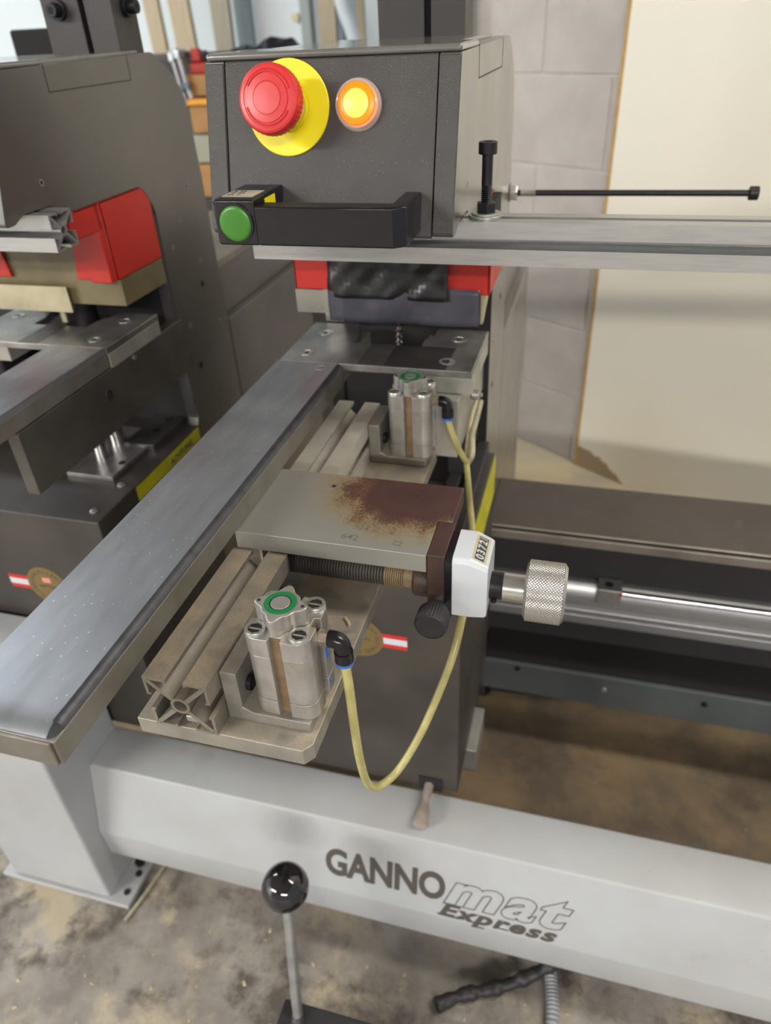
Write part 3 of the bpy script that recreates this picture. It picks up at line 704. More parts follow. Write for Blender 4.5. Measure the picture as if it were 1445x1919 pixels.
# long threaded stop rod at the rear of the head
rod = thing('stop_rod', 'long thin black socket bolt sticking out sideways above the aluminium rail', 'bolt', (-96, 845, -162))
obj('rod', MB().cyl((-97, 845, -162), (146, 845, -161), 3.1, 20), STEELB, rod)
th_ = MB()
for k in range(10): th_.lathe((-84+k*1.6, 845, -162), (1, 0, 0), [(0, 3.0), (.8, 3.7), (1.6, 3.0)], 16)
obj('thread', th_, ZINC, rod)
obj('lock_nut', MB().hexa((-95, 845, -162), (1, 0, 0), 14, 8), ZINC, rod, bev=.4)
hd_ = obj('socket_head', MB().cyl((144, 845, -161), (153, 845, -161), 6.6, 28), STEELB, rod, bev=.8)
obj('stud_boss', MB().box(-99, -94.5, 838, 852, -170, -153), PW, rod, bev=.5)

# ================================================================== OVERHEAD RAILS
rail = MB(); xprofile(rail, 'x', -262, 620, 540, -153.6, 30.4, fl=.385, t=1.5)
rl = obj('aluminium_rail', rail, RAILM, smooth=30); tag(rl, 'long slotted aluminium rail crossing below the emergency stop to the right', 'rail')
rail = MB(); xprofile(rail, 'x', -1100, -446, 540, -153.6, 30.4, fl=.385, t=1.5)
rl2 = obj('aluminium_rail', rail, RAILM, smooth=30); tag(rl2, 'short end of a slotted aluminium rail in front of the left red hood', 'rail')
sbolt = thing('rail_bolt', 'upright black socket bolt with nut and washer on the aluminium rail', 'bolt', (-80, 555, -123.2))
B0 = Vector((-79.5, 556, -123.2))
obj('washer', MB().ring(B0, (0, 0, 1), 4, 12.5, 2.2, 36), ZINC, sbolt, bev=.4)
obj('washer', MB().ring(B0+Vector((0, 0, 2.2)), (0, 0, 1), 4, 10.5, 1.4, 36), ZINC, sbolt, bev=.3)
obj('hex_nut', MB().hexa(B0+Vector((0, 0, 3.6)), (0, 0, 1), 12.5, 7), STEELB, sbolt, bev=.4)
tt = MB()
for k in range(9): tt.lathe(B0+Vector((0, 0, 10+k*1.35)), (0, 0, 1), [(0, 3.4), (.67, 4.05), (1.35, 3.4)], 18)
obj('thread', tt, STEELB, sbolt)
obj('shank', MB().cyl(B0+Vector((0, 0, 22)), B0+Vector((0, 0, 43)), 3.9, 24), STEELB, sbolt)
sh = obj('socket_head', MB().cyl(B0+Vector((0, 0, 42)), B0+Vector((0, 0, 50)), 6.6, 32), STEELB, sbolt, bev=.7)
obj('hex_socket', MB().cyl(B0+Vector((0, 0, 49.8)), B0+Vector((0, 0, 50.2)), 3.4, 6), VOID, sh)

# ================================================================== STOP BARS
def bar(xa, xb, y0, label, flip=False):
    t = thing('fence_bar', label, 'bar', ((xa+xb)/2, (y0+588)/2, -281))
    obj('core', MB().box(xa, xb, y0, 587.5, -280.5, -264.5), BARS, t, bev=.8)
    tp = MB()
    sx0, sx1 = (xa, xb-5) if not flip else (xa+5, xb)
    # top sheet: rolled over towards the viewer at its near end, dark chamfer on one long side
    ys = [(588-1, 0), (y0+16, 0), (y0+9, -.7), (y0+4, -2.0), (y0+1, -4.2)]
    vs = []; 
    for y, dz in ys: vs += [(xa, y, -260+dz), (sx1 if not flip else xb, y, -260+dz)]
    for y, dz in ys: vs += [(xa, y, -264.5), (sx1 if not flip else xb, y, -264.5)]
    n = len(ys); fs = []
    for i in range(n-1): fs += [(2*i, 2*i+1, 2*i+3, 2*i+2), (2*n+2*i, 2*n+2*i+2, 2*n+2*i+3, 2*n+2*i+1), (2*i, 2*i+2, 2*n+2*i+2, 2*n+2*i), (2*i+1, 2*n+2*i+1, 2*n+2*i+3, 2*i+3)]
    fs += [(0, 2*n, 2*n+1, 1), (2*n-2, 2*n-1, 4*n-1, 4*n-2)]
    tp.add(vs, fs)
    tt_ = obj('top_plate', tp, BARM, t, smooth=40)
    if not flip:
        ch = MB().prism([(xb-5.2, -260.05), (xb-4.2, -260.1), (xb-1, -261.9), (xb-.2, -264.6), (xb-5.2, -264.6)], 'y', y0+8, 587)
        ch.add([(xb-5.2, y0+8, -260.9), (xb-.3, y0+8, -263), (xb-.3, y0+8, -264.6), (xb-5.2, y0+1, -264.6), (xb-5.2, y0+1, -264.2), (xb-2, y0+3, -264.3)], [(0, 1, 5, 4), (1, 2, 5), (4, 5, 2, 3), (0, 4, 3)])
        obj('chamfer_strip', ch, BARE, t, smooth=50)
        obj('end_cap', MB().box(xa, xb-2, y0-1.6, y0, -280.5, -264.6), BARS, t, bev=.5)
        c_ = Vector((-229.5, 576, -260.1)); obj('inset_plug', MB().ring(c_, (0, 0, 1), 4.6, 5.6, .35, 28), ZINC, tt_)
    else:
        obj('chamfer_strip', MB().box(xb-2.5, xb-.2, y0+2, 587, -260.4, -259.8), BARE, t, smooth=0)
    return t
bar(-276, -212, 160, 'long steel fence bar with speckled top running from the front left to the right table')
bar(-527, -463.5, 300, 'steel fence bar of the left unit running out of the frame on the left', True)

# ================================================================== MOUNTING PLATE, EXTRUSION, CYLINDERS
lp_ = obj('mounting_plate', MB().prism(rounded([(-231, 230), (-126, 230), (-121.5, 236), (-121.5, 576), (-231, 576)], 0), 'z', -347.5, -335), CAST, bev=.8)
tag(lp_, 'dusty aluminium mounting plate under the slotted extrusion and the air cylinders', 'plate')
mb = MB(); xprofile(mb, 'y', 229, 349.8, -216.8, -334.8, 39.6, fl=.36, t=1.8)
near = obj('slotted_extrusion', mb, ALUX, smooth=30); tag(near, 'dusty slotted extrusion with open end beside the nearer air cylinder', 'extrusion')
# the brighter inner jaw piece and slot nuts
obj('slot_nut', MB().box(-199, -183, 233, 262, -333, -328), ALU, near, bev=.8)
mb = MB(); xprofile(mb, 'y', 384, 584, -216.8, -334.8, 39.6, fl=.36, t=1.8)
farp = obj('slotted_extrusion', mb, ALUXF, smooth=30); tag(farp, 'pale slotted extrusion behind the rusted plate, beside the farther air cylinder', 'extrusion')

def lobe_section(half=19, r=7.6, g=3.1, d=3.6):
    """square section with four rounded lobes and a groove in each side"""
    pts = []
    base = [(-g, -half+d), (-g-.6, -half), (-half+r, -half)]
    for k in range(1, 6):
        a = math.radians(270-k*15); base.append((-half+r+r*math.cos(a), -half+r+r*math.sin(a)))
    base += [(-half, -half+r), (-half, -g-.6), (-half+d, -g)]
    for k in range(4):
        a = -k*math.pi/2
        for p in base: pts.append((p[0]*math.cos(a)-p[1]*math.sin(a), p[0]*math.sin(a)+p[1]*math.cos(a)))
    return pts
def cylinder(dy, label, br_mat):
    cx, cy = -140.5, 264+dy
    t = thing('air_cylinder', label, 'pneumatic cylinder', (cx, cy, -335), 'air cylinders on the mounting plate')
    sec = lobe_section()
    def tier(z0, z1, s=1.0):
        m = MB().prism([(cx+p[0]*s, cy+p[1]*s) for p in sec], 'z', z0, z1); return m
    obj('lower_cap', tier(-327, -315.5), CYL, t, bev=.35)
    obj('barrel', tier(-315.3, -281.5, .985), CYL, t, bev=.3)
    uc = obj('upper_cap', tier(-281.3, -268), CYL, t, bev=.45)
    for k, (a, b) in enumerate(((-1, -1), (1, -1), (1, 1), (-1, 1))):
        p = Vector((cx+a*12.6, cy+b*12.6, -269))
        s_ = obj('cap_screw', MB().lathe(p+Vector((0, 0, -10)), (0, 0, 1), [(0, 5.9), (12.6, 5.9), (13.2, 5.5), (13.2, 4.0), (11.8, 3.8)], 28, radial=lambda q, k: 1+(0.06*math.cos(q*8) if k >= 3 else 0)), ZINC, t, smooth=40)
        obj('socket_gap', MB().ring(p+Vector((0, 0, 2.3)), (0, 0, 1), 3.2, 4.0, .15, 20), VOID, s_)
        obj('screw_dust', MB().cyl(p+Vector((0, 0, 0)), p+Vector((0, 0, 2.0)), 4.2, 20).box(p.x-3.6, p.x+3.6, p.y-.5, p.y+.5, p.z+1.9, p.z+2.5), CAST, s_)
    for (ax, ay) in ((0, -1), (1, 0), (-1, 0)):
        g_ = MB()
        if ay: g_.box(cx-3, cx+3, cy-15.8, cy-14, -326.5, -269)
        else: g_.box(cx+ax*14.9-.9, cx+ax*14.9+.9, cy-3, cy+3, -326.5, -269)
        obj('groove_dust', g_, GROOVE, t, smooth=0)
    # raised star-shaped guide head with green seal and rod
    star = []
    for k in range(72):
        a = 2*math.pi*k/72; r = 12.4+2.0*math.cos(4*a)+.9*math.cos(8*a) ; star.append((cx-1.2+r*math.cos(a), cy-1+r*math.sin(a)))
    hd2 = obj('guide_head', MB().prism(star, 'z', -268, -256.5), CYL, t, bev=.7)
    hc = Vector((cx-1.2, cy-1, -256.5))
    obj('green_seal', MB().ring(hc, (0, 0, 1), 6.2, 9.0, .45, 44), GRNR, hd2)
    obj('rod_recess', MB().ring(hc, (0, 0, 1), 5.4, 6.3, .25, 36), VOID, hd2)
    obj('piston_rod', MB().cyl(hc+Vector((0, 0, -1)), hc+Vector((0, 0, .5)), 5.4, 36), ALU, hd2, bev=.3)
    hh = MB()
    for a in (0, 180): hh.cyl(hc+Vector((12.6*math.cos(math.radians(a)), 12.6*math.sin(math.radians(a)), 0)), hc+Vector((12.6*math.cos(math.radians(a)), 12.6*math.sin(math.radians(a)), .2)), 1.0, 12)
    obj('pin_hole', hh, VOID, hd2)
    # L bracket
    obj('bracket', MB().prism([(-176.8, -335), (-125, -335), (-125, -327.2), (-160, -327.2), (-166.5, -324), (-166.5, -297), (-176.8, -297)], 'y', cy-21, cy+20), br_mat, t, bev=.8)
    bs = obj('bracket_screw', MB().cyl((-166.5, cy-9, -315), (-163.5, cy-9, -315), 5, 24), STEELB, t, bev=.4)
    obj('hex_socket', MB().cyl((-163.7, cy-9, -315), (-163.3, cy-9, -315), 2.3, 6), VOID, bs)
    # air fitting
    f0 = Vector((cx+19, cy, -278.5))
    obj('fitting_nut', MB().hexa(f0-Vector((1, 0, 0)), (1, 0, 0), 8.5, 7), BRASS, t, bev=.3)
    el = MB().tube([f0+Vector((5, 0, 0)), f0+Vector((8, 0, 0)), f0+Vector((11, 0, -1.2)), f0+Vector((12.4, 0, -4.2)), f0+Vector((12.6, 0, -8)), f0+Vector((12.7, 0, -13))], 4.9, 20, 4)
    el.cyl(f0+Vector((12.7, 0, -7.5)), f0+Vector((12.7, 0, -14.5)), 5.4, 24)
    e_ = obj('elbow_fitting', el, BLK, t, smooth=60)
    obj('blue_collar', MB().cyl(f0+Vector((12.7, 0, -14.5)), f0+Vector((12.7, 0, -17.2)), 5.0, 24), BLU, e_, bev=.4)
    d_ = obj('side_badge', MB().box(cx+18.7, cx+19.25, cy+5, cy+7, -300, -291).box(cx+18.7, cx+19.25, cy+5, cy+7, -321, -318), BLU, t, smooth=0)
    return t
c1 = cylinder(0, 'nearer silver air cylinder with green seal ring beside the open extrusion end', CAST)
c2 = copy_tree(c1, (0, 300, 0)); tag(c2, 'farther silver air cylinder with green seal ring close under the drilling table', 'pneumatic cylinder', 'air cylinders on the mounting plate')

# air hose
hose = thing('air_hose', 'yellowed air hose looping from the near cylinder to the far one', 'hose', (-108, 264, -460))
def hz(p): return p
main = [(-108.8, 264, -295), (-107.8, 264, -316), (-109.2, 269, -352), (-111.3, 278, -401), (-111.4, 288, -440), (-108, 300, -460), (-98, 316, -461), (-84, 331, -435), (-72.5, 345, -402), (-64.5, 358, -374), (-62, 376, -358), (-64, 420, -356), (-71.5, 480, -356.5), (-83.5, 540, -364.5), (-95, 588, -354)]
obj('long_hose', MB().tube(main, 2.9, 14, 7), HOSE, hose, smooth=80)
obj('branch_hose', MB().tube([(-108.8, 564, -295), (-106.5, 566, -306), (-101.5, 571, -325), (-96.5, 582, -345), (-93.5, 590, -354)], 2.8, 12, 6), HOSE, hose, smooth=80)
obj('branch_hose', MB().tube([(-95.5, 591, -356), (-90.5, 592, -346), (-93.5, 612, -335), (-93.0, 636, -327), (-92, 650, -317)], 2.8, 12, 6), HOSEG, hose, smooth=80)
obj('branch_hose', MB().tube([(-96.5, 593, -354), (-97.5, 610, -342), (-98.0, 632, -327), (-95.5, 655, -314)], 2.6, 12, 6), HOSEG, hose, smooth=80)

# ================================================================== SLIDING STOP PLATE WITH POSITION INDICATOR
sp = thing('stop_plate', 'rusted steel stop plate across the extrusion with white position counter and knurled knob', 'stop plate', (-150, 390, -295))
pl = obj('plate', MB().prism([(-214, 350), (-81.2, 350), (-81.2, 389.5), (-71.5, 389.5), (-71.5, 433.5), (-214, 433.5)], 'z', -295, -281.1), RUST, sp, bev=.6); pl['label'] = 'steel plate with a dark rust patch'
for q in ((-165, 417), (-102.1, 417.7)):
    s_ = obj('plate_screw', MB().ring((q[0], q[1], -281.3), (0, 0, 1), 1.7, 3.0, .35, 24), ZINC if q[0] < -120 else WALNUT, pl); obj('hex_socket', MB().cyl((q[0], q[1], -281.2), (q[0], q[1], -280.98), 1.7, 6), VOID if q[0] < -120 else WALNUT, s_)
for tx, x, y, s_ in (('524', -136, 369, 7.5), ('7', -122, 368, 8), ('642', -141, 357.5, 8), ('22', -106, 357, 7)):
    text('pencil_note', tx, s_, (x, y, -281.1), (1, -.12, 0), (.12, 1, 0), INKG, pl, offset=.05, lift=.05)
obj('end_block', MB().box(-81, -69.2, 350.8, 389, -332, -281), WALNUT, sp, bev=.9)
AY, AZ = 371, -317
bl_ = MB()
prof = [(0, 8.2)]
x = 0
while x < 84: prof += [(x+.5, 9.0), (x+1.5, 9.0), (x+2.0, 7.8)]; x += 2.1
prof.append((x+.5, 7.6))
obj('bellows', bl_.lathe((-199, AY, AZ), (1, 0, 0), prof, 32), mat('bellows_rubber', (0.085, .078, .07), .5, 0, .2, 600, .3, 40), sp, smooth=50)
prof = [(0, 8.4)]; x = 0
while x < 13: prof += [(x+.3, 9.3), (x+1.0, 9.3), (x+1.35, 8.5)]; x += 1.5
prof += [(14, 8.6), (20, 8.6)]
obj('spacer', MB().lathe((-114, AY, AZ), (1, 0, 0), prof, 32), mat('ochre_spacer', (0.27, .20, .11), .5, .35, .2, 500, .3, 90), sp, smooth=50)
obj('flange', MB().lathe((-94, AY, AZ-1), (1, 0, 0), [(0, 11), (1.5, 12.5), (11, 12.5), (12.8, 11.8)], 36), WALNUT, sp, bev=.4)
obj('backing_plate', MB().prism(rounded([(349.5, -331), (388, -331), (388, -284), (354, -281), (349.5, -286)], [2, 4, 6, 5, 3]), 'x', -69.2, -64.4), BLK, sp, bev=.6)
cn = MB()
sec = rounded([(350, -329), (386, -329), (386, -285), (384, -281.5), (352.5, -281.5), (350, -284.5)], [2, 5, 2, 3, 3, 2], 4)
cn.prism(sec, 'x', -64.4, -53)
n_ = len(sec); cxs = [(-53, 1.0, 0), (-43.2, .965, -4.6), (-41.8, .93, -5.4)]
# tapered outer part
vs = []
for X, s_, dz in cxs:
    for (y, z) in sec:
        zz = z + (dz if z > -300 else 0); yy = 368+(y-368)*s_; zz = -305+(zz+305)*(s_ if z < -300 else 1)
        vs.append((X, yy, zz))
fs = []
for k in range(2):
    for i in range(n_): fs.append((k*n_+i, k*n_+(i+1) % n_, (k+1)*n_+(i+1) % n_, (k+1)*n_+i))
fs.append(tuple(range(2*n_, 3*n_))); cn.add(vs, fs)
ind = obj('counter_housing', cn, WHT, sp, smooth=32); ind['label'] = 'white plastic counter housing'
# counter window on the sloped top
sl = Vector((9.8, 0, -4.6)).normalized(); nn = Vector((4.6, 0, 9.8)).normalized()
w0 = Vector((-52.6, 354.5, -281.5-.2))
def wq(a, b, e): return w0+sl*a+Vector((0, 1, 0))*b+nn*e
def wplate(a0, a1, b0, b1, e0, e1):
    P = [wq(a, b, e) for e in (e0, e1) for a, b in ((a0, b0), (a1, b0), (a1, b1), (a0, b1))]
    return MB().add(P, [(3, 2, 1, 0), (4, 5, 6, 7), (0, 1, 5, 4), (1, 2, 6, 5), (2, 3, 7, 6), (3, 0, 4, 7)])
wf = obj('window_frame', wplate(0, 9.6, 0, 25.5, -.3, .35), mat('window_cream', (0.50, .45, .30), .45), ind, smooth=0)
obj('number_drum', wplate(1.5, 8.0, .8, 24.7, .3, .5), mat('drum_black', (0.045, .05, .045), .5), wf, smooth=0)
for k, ch in enumerate(('0', '3', '7', '2')):
    text('digit', ch, 7.6, wq(7.3, 2.2+k*5.0, .5), (0, 1, 0), -sl, WHS, wf, offset=.15, lift=.12)
text('digit', '4', 6.0, wq(4.6, 17.6, .5), (0, 1, 0), -sl, YSTR, wf, offset=.1, lift=.1)
sc_m = MB()
for k in range(9):
    P = wq(2.0+k*.62, 22.3, .5)
    sc_m.add([P, P+Vector((0, 2, 0)), P+Vector((0, 2, 0))+sl*.22, P+sl*.22], [(0, 1, 2, 3)])
obj('scale_mark', sc_m, WHS, wf, smooth=0)
obj('collar', MB().lathe((-42.5, AY, AZ+1.5), (1, 0, 0), [(0, 9.3), (8.3, 9.3), (8.9, 8.8)], 40), STEELB, sp)
gs = obj('set_screw', MB().cyl((-38.6, AY-7, AZ-4.2), (-38.6, AY-9.4, AZ-5.4), 2.0, 18), STEELB, sp); obj('hex_socket', MB().cyl((-38.6, AY-9.3, AZ-5.3), (-38.6, AY-9.7, AZ-5.5), 1.1, 6), VOID, gs)
obj('hub', MB().lathe((-33.6, AY, AZ+1.5), (1, 0, 0), [(0, 9.0), (.5, 9.5), (16.5, 9.5)], 48), mat('polished_aluminium', (0.68, .66, .62), .22, .95, .05, 300, .12, 60), sp)
# knurled hand knob, diamond knurl in geometry
kn = MB(); n = 256; rows = 44; x0k, x1k = -17.2, 5.2; vs = []
R0 = 20.6
prof = [(-19.0, 10.5), (-19.0, 17.6), (-17.3, R0-.6)]
allr = []
for X, r in prof: allr.append((X, [r]*n))
for j in range(rows+1):
    X = x0k+(x1k-x0k)*j/rows; rr = []
    for i in range(n):
        a = i/4+j/4; b = i/4-j/4
        h = min(abs(((a+.125) % 1)-.5), abs(((b+.125) % 1)-.5))*2.4
        rr.append(R0-.5+.62*h)
    allr.append((X, rr))
for X, r in ((5.4, R0-.5), (7.2, 17.8), (7.2, 6.0), (6.6, 5.5), (6.6, .05)): allr.append((X, [r]*n))
for X, rr in allr:
    for i in range(n):
        q = 2*math.pi*i/n; vs.append((X, AY+rr[i]*math.cos(q), AZ+1.5+rr[i]*math.sin(q)))
fs = [(k*n+i, k*n+(i+1) % n, (k+1)*n+(i+1) % n, (k+1)*n+i) for k in range(len(allr)-1) for i in range(n)]
kn.add(vs, fs); k_ = obj('knurled_knob', kn, KNURL, sp, smooth=12); k_['label'] = 'knurled aluminium hand knob'
# black clamping screw pointing at the viewer
ck = MB().lathe((-73.0, 351, -317.5), (-.02, -1, -.02), [(0, 3), (5.5, 3), (5.6, 5.5), (9, 7.8), (12, 9.2), (13.5, 10.2), (25, 10.6), (26.2, 10.2), (26.6, 9.4), (26.2, 9.2), (26.0, .01)], 160,
                radial=lambda q, k: 1+(.028*math.cos(q*34) if k in (5, 6) else 0))
cks = obj('clamp_knob', ck, BLKM, sp, smooth=40); cks['label'] = 'ribbed black clamp knob'
obj('clamp_stud', MB().cyl((-73, 352, -317.5), (-73.1, 345, -317.6), 3.3, 18), ZINC, sp)

# ================================================================== REAR CHANNEL
ch = thing('rail_channel', 'long dark steel channel with bare edge running behind the drilling units', 'channel', (300, 850, FZ))
X0, X1 = -95.6, 900
cf = obj('top_flange', MB().prism([(784, -568), (784, -564), (907, -564), (907, -570), (800, -570)], 'x', X0, X1), CHAN, ch, bev=.8)
obj('top_lip', MB().box(X0, X1, 779, 783.5, -579, -566), CHANE, ch, bev=1.0)
obj('lip_groove', MB().box(X0, X1, 783.4, 788, -566, -563.6), VOID, ch, smooth=0)
obj('lip_rod', MB().cyl((X0, 786, -563.5), (X1, 786, -563.5), 1.6, 12), CHANE, ch)
obj('web', MB().box(X0, X1, 868, 874, -878, -570), CHAND, ch, smooth=0)
obj('bottom_flange', MB().prism([(788, -816), (867, -826), (867, -836), (788, -836)], 'x', X0, X1), CHAND, ch, bev=.8)
fl_ = obj('bottom_lip', MB().box(X0, X1, 780, 787, -872, -812), CHANF, ch, bev=1.2)
for q in ((-41.4, -820), (87, -835), (225, -831), (360, -832)):
    obj('flange_bolt', MB().cyl((q[0], 781, q[1]), (q[0], 777, q[1]), 4.2, 16), STEELB if q[0] != 87 else ZINC, ch, bev=.4)
lr = thing('linear_rail', 'pair of bright aluminium guide strips inside the dark rear channel', 'rail', (300, 860, -790))
obj('upper_guide', MB().prism([(846, -736), (867.5, -736), (867.5, -700), (858, -700), (850, -708), (846, -722)], 'x', -95.6, 900), RAILM, lr, bev=1)
obj('guide_rod', MB().cyl((94, 850, -706), (900, 850, -706), 4.5, 18), CHR, lr)
obj('lower_guide', MB().prism([(846, -772), (867.5, -772), (867.5, -737), (858, -737), (854, -752), (846, -756)], 'x', -95.6, 900), RAILM, lr, bev=1)
obj('stop_block', MB().box(60, 94, 838, 867, -722, -694), ZINC, lr, bev=1.2)
obj('stop_hole', MB().cyl((76, 852, -694.5), (76, 852, -693.5), 6, 18), VOID, lr)
obj('red_mark', MB().box(90, 94.3, 837.6, 846, -702, -696), RED, lr, smooth=0)
for k, xx in enumerate((640,)):
    obj('channel_leg', MB().box(xx, xx+60, 800, 866, FZ, -836), PWD, ch, bev=2)

# ================================================================== LEVER, FLOOR CLUTTER
lv = thing('hand_lever', 'upright lever with a glossy black ball knob in front of the beam', 'lever', (-215, 285, FZ))
BC = Vector((-235.2, 344.3, -737.1)); RB = Vector((-214, 280, -882))
dv = (BC-RB).normalized()
obj('lever_rod', MB().cyl(RB, BC, 5.6, 24), mat('brushed_rod', (0.42, .42, .41), .36, .8, .2, 600, .25, 60), lv)
sph = [(24.6*(1-math.cos(math.pi*k/28)), max(.01, 24.6*math.sin(math.pi*k/28))) for k in range(29)]
obj('ball_knob', MB().lathe(BC-dv*24.6, dv, sph, 48), mat('gloss_black', (0.010, .008, .010), .07, 0, coat=.6), lv, smooth=80)
obj('ferrule', MB().lathe(BC-dv*25.5, dv, [(0, 6.8), (3, 7.6)], 28), STEELB, lv)
obj('valve_box', MB().box(-236, -60, 200, 297, -986.5, -880), BLKM, lv, bev=3)
obj('rod_boot', MB().lathe(RB-dv*1, dv, [(0, 9), (6, 7.5), (8, 6)], 24), BLKM, lv)

def floor_tube(pts, r, rf=None): return MB().tube(pts, r, 12, 10, rf=rf)
o = obj('black_cable', floor_tube([(-82, 366, -978), (-55, 384, -978), (-30, 395, -977), (0, 408, -972), (30, 424, -962), (60, 446, -956), (110, 480, -960)], 8, lambda i: 1+.10*math.sin(i*1.3)+.14*math.sin(i*.57)), BLKM, smooth=80)
tag(o, 'lumpy black taped cable lying on the floor under the beam', 'cable')
pts = [(54, 330, -978), (54, 384, -978), (50, 420, -978), (44, 450, -976), (38, 470, -972), (30, 500, -966)]
mbc = MB().tube(pts, 7.5, 16, 16, rf=lambda i: 1+.10*(1 if i % 2 else -1))
o = obj('conduit', mbc, mat('grey_conduit', (0.27, .28, .30), .45), smooth=20); tag(o, 'grey corrugated conduit passing under the beam', 'conduit')
mbc = MB().tube([(-100, 880, -972), (-40, 884, -972), (10, 896, -972), (50, 920, -972), (70, 960, -972)], 14, 16, 20, rf=lambda i: 1+.07*(1 if i % 2 else -1))
o = obj('conduit', mbc, mat('black_conduit', (0.035, .036, .042), .5), smooth=20); tag(o, 'thick black corrugated conduit on the floor below the rear channel', 'conduit')
o = obj('stick', MB().tube([(-509, 366, FZ+2.5), (-500, 410, FZ+2.6), (-495, 448, FZ+2.5)], 2.6, 8, 3), WOOD2, smooth=60); tag(o, 'thin wooden stick on the floor beside the foot plate', 'stick')
# wood chips scattered on the floor
mbc = MB()
for k in range(130):
    x, y = random.uniform(-720, 320), random.uniform(150, 900) if k < 30 else random.uniform(180, 420)
    if -236 < x < -60 and 200 < y < 297: continue
    s = random.choice((1, 1, 1.3, 2.0))*random.uniform(.7, 1.3)
    if y > 440: y += 90
    if (-730 < x < -500 and 370 < y < 535) or 405 < y < 515: continue
    a = random.uniform(0, 6.28); l, w_, h_ = 1.3*s, .7*s, .5*s
    P = [Vector((math.cos(a)*u-math.sin(a)*v_, math.sin(a)*u+math.cos(a)*v_, z_)) for z_, k_ in ((0, 1), (h_, .6)) for u, v_ in ((-l*k_, -w_*k_), (l*k_, -w_*k_), (l*k_, w_*k_), (-l*k_, w_*k_))]
    mbc.add([Vector((x, y, FZ))+p for p in P], [(4, 5, 6, 7), (0, 1, 5, 4), (1, 2, 6, 5), (2, 3, 7, 6), (3, 0, 4, 7), (3, 2, 1, 0)])
o = obj('wood_chips', mbc, CHIPM, smooth=0); tag(o, 'small pale wood chips scattered on the concrete', 'wood chips', kind='stuff')
o = obj('wood_splinter', MB().tube([(-135.5, 338, -333.9), (-132.3, 334.5, -333.6), (-130.2, 331.5, -334)], 1.15, 8, 3), CHIPM, smooth=60); tag(o, 'single pale wood splinter on the dusty mounting plate', 'wood splinter')

# ================================================================== BACKGROUND SHOP
def bx(name, label, cat, x0, x1, y0, y1, z0, z1, mt, group=None, bev=4):
    return tag(obj(name, MB().box(x0, x1, y0, y1, z0, z1), mt, bev=bev), label, cat, group)
def lean(name, label, cat, xb, xt, w_, y, z0, z1, mt, th_=25, group=None):
    m = MB().add([(xb, y, z0), (xb+w_, y, z0), (xb+w_, y+th_, z0), (xb, y+th_, z0), (xt, y+60, z1), (xt+w_, y+60, z1), (xt+w_, y+60+th_, z1), (xt, y+60+th_, z1)],
                 [(3, 2, 1, 0), (4, 5, 6, 7), (0, 1, 5, 4), (1, 2, 6, 5), (2, 3, 7, 6), (3, 0, 4, 7)])
    return tag(obj(name, m, mt, bev=2), label, cat, group)
yb = 3000
dr = thing('door', 'white door panel with a small latch behind the head of the right unit', 'door', (-1235, yb+60, FZ))
obj('door_panel', MB().box(-1330, -1140, yb+40, yb+80, FZ, 900), mat('cool_white_door', (0.84, .90, .93), .5), dr, bev=4)
obj('latch', MB().cyl((-1162, yb+40, 20), (-1162, yb+20, 20), 14, 20), mat('brass_latch', (0.5, .45, .3), .4, .5), dr)
bx('steel_post', 'grey steel post left of the white background door', 'post', -1395, -1338, yb, yb+50, FZ, 1100, mat('grey_post', (0.34, .40, .44), .5))
lean('timber_board', 'grey-brown timber board standing behind the black bag', 'board', -1440, -1440, 72, yb-130, FZ, 1100, WOOD2)
lean('timber_board', 'pale pine board leaning just right of the left unit post', 'board', -1700, -1800, 62, yb-60, FZ, 1100, WOOD)
lean('timber_board', 'dull pine board leaning beside the pale one near the hanging clamps', 'board', -1590, -1700, 82, yb-60, FZ, 1100, WOOD)
bx('pipe', 'dark narrow pipe between the two leaning pine boards', 'pipe', -1640, -1622, yb+60, yb+78, FZ, 1100, GRYM)
bx('steel_post', 'grey-green steel post right of the white background door', 'post', -1135, -1095, yb, yb+50, FZ, 1100, mat('green_grey', (0.40, .44, .42), .5))
lean('timber_board', 'beige board in the row behind the black post', 'board', -1060, -1060, 66, yb-40, FZ, 1100, WOOD)
lean('timber_board', 'blue-grey board in the row behind the black post', 'board', -990, -990, 26, yb-40, FZ, 1100, GRYM)
o = obj('plastic_pipe', MB().tube([(-885, 2900, FZ), (-895, 2900, -160), (-905, 2900, -40), (-950, 2900, 120), (-975, 2900, 600)], 24, 16, 4), mat('white_pipe', (0.80, .88, .92), .4), smooth=80)
tag(o, 'bent white plastic pipe among the boards behind the black post', 'pipe')
lean('timber_board', 'narrow tan board right of the bent white pipe', 'board', -918, -918, 30, yb-30, FZ, 1100, WOOD)
bx('white_panel', 'tall white panel directly left of the black post', 'panel', -880, -690, yb-20, yb, FZ, 1100, mat('cool_white_panel', (0.84, .91, .95), .5))
bx('wall_post', 'tan timber post at the end of the block wall', 'post', -372, -322, 1880, 1930, FZ, 1200, mat('tan_post', (0.48, .44, .37), .6))
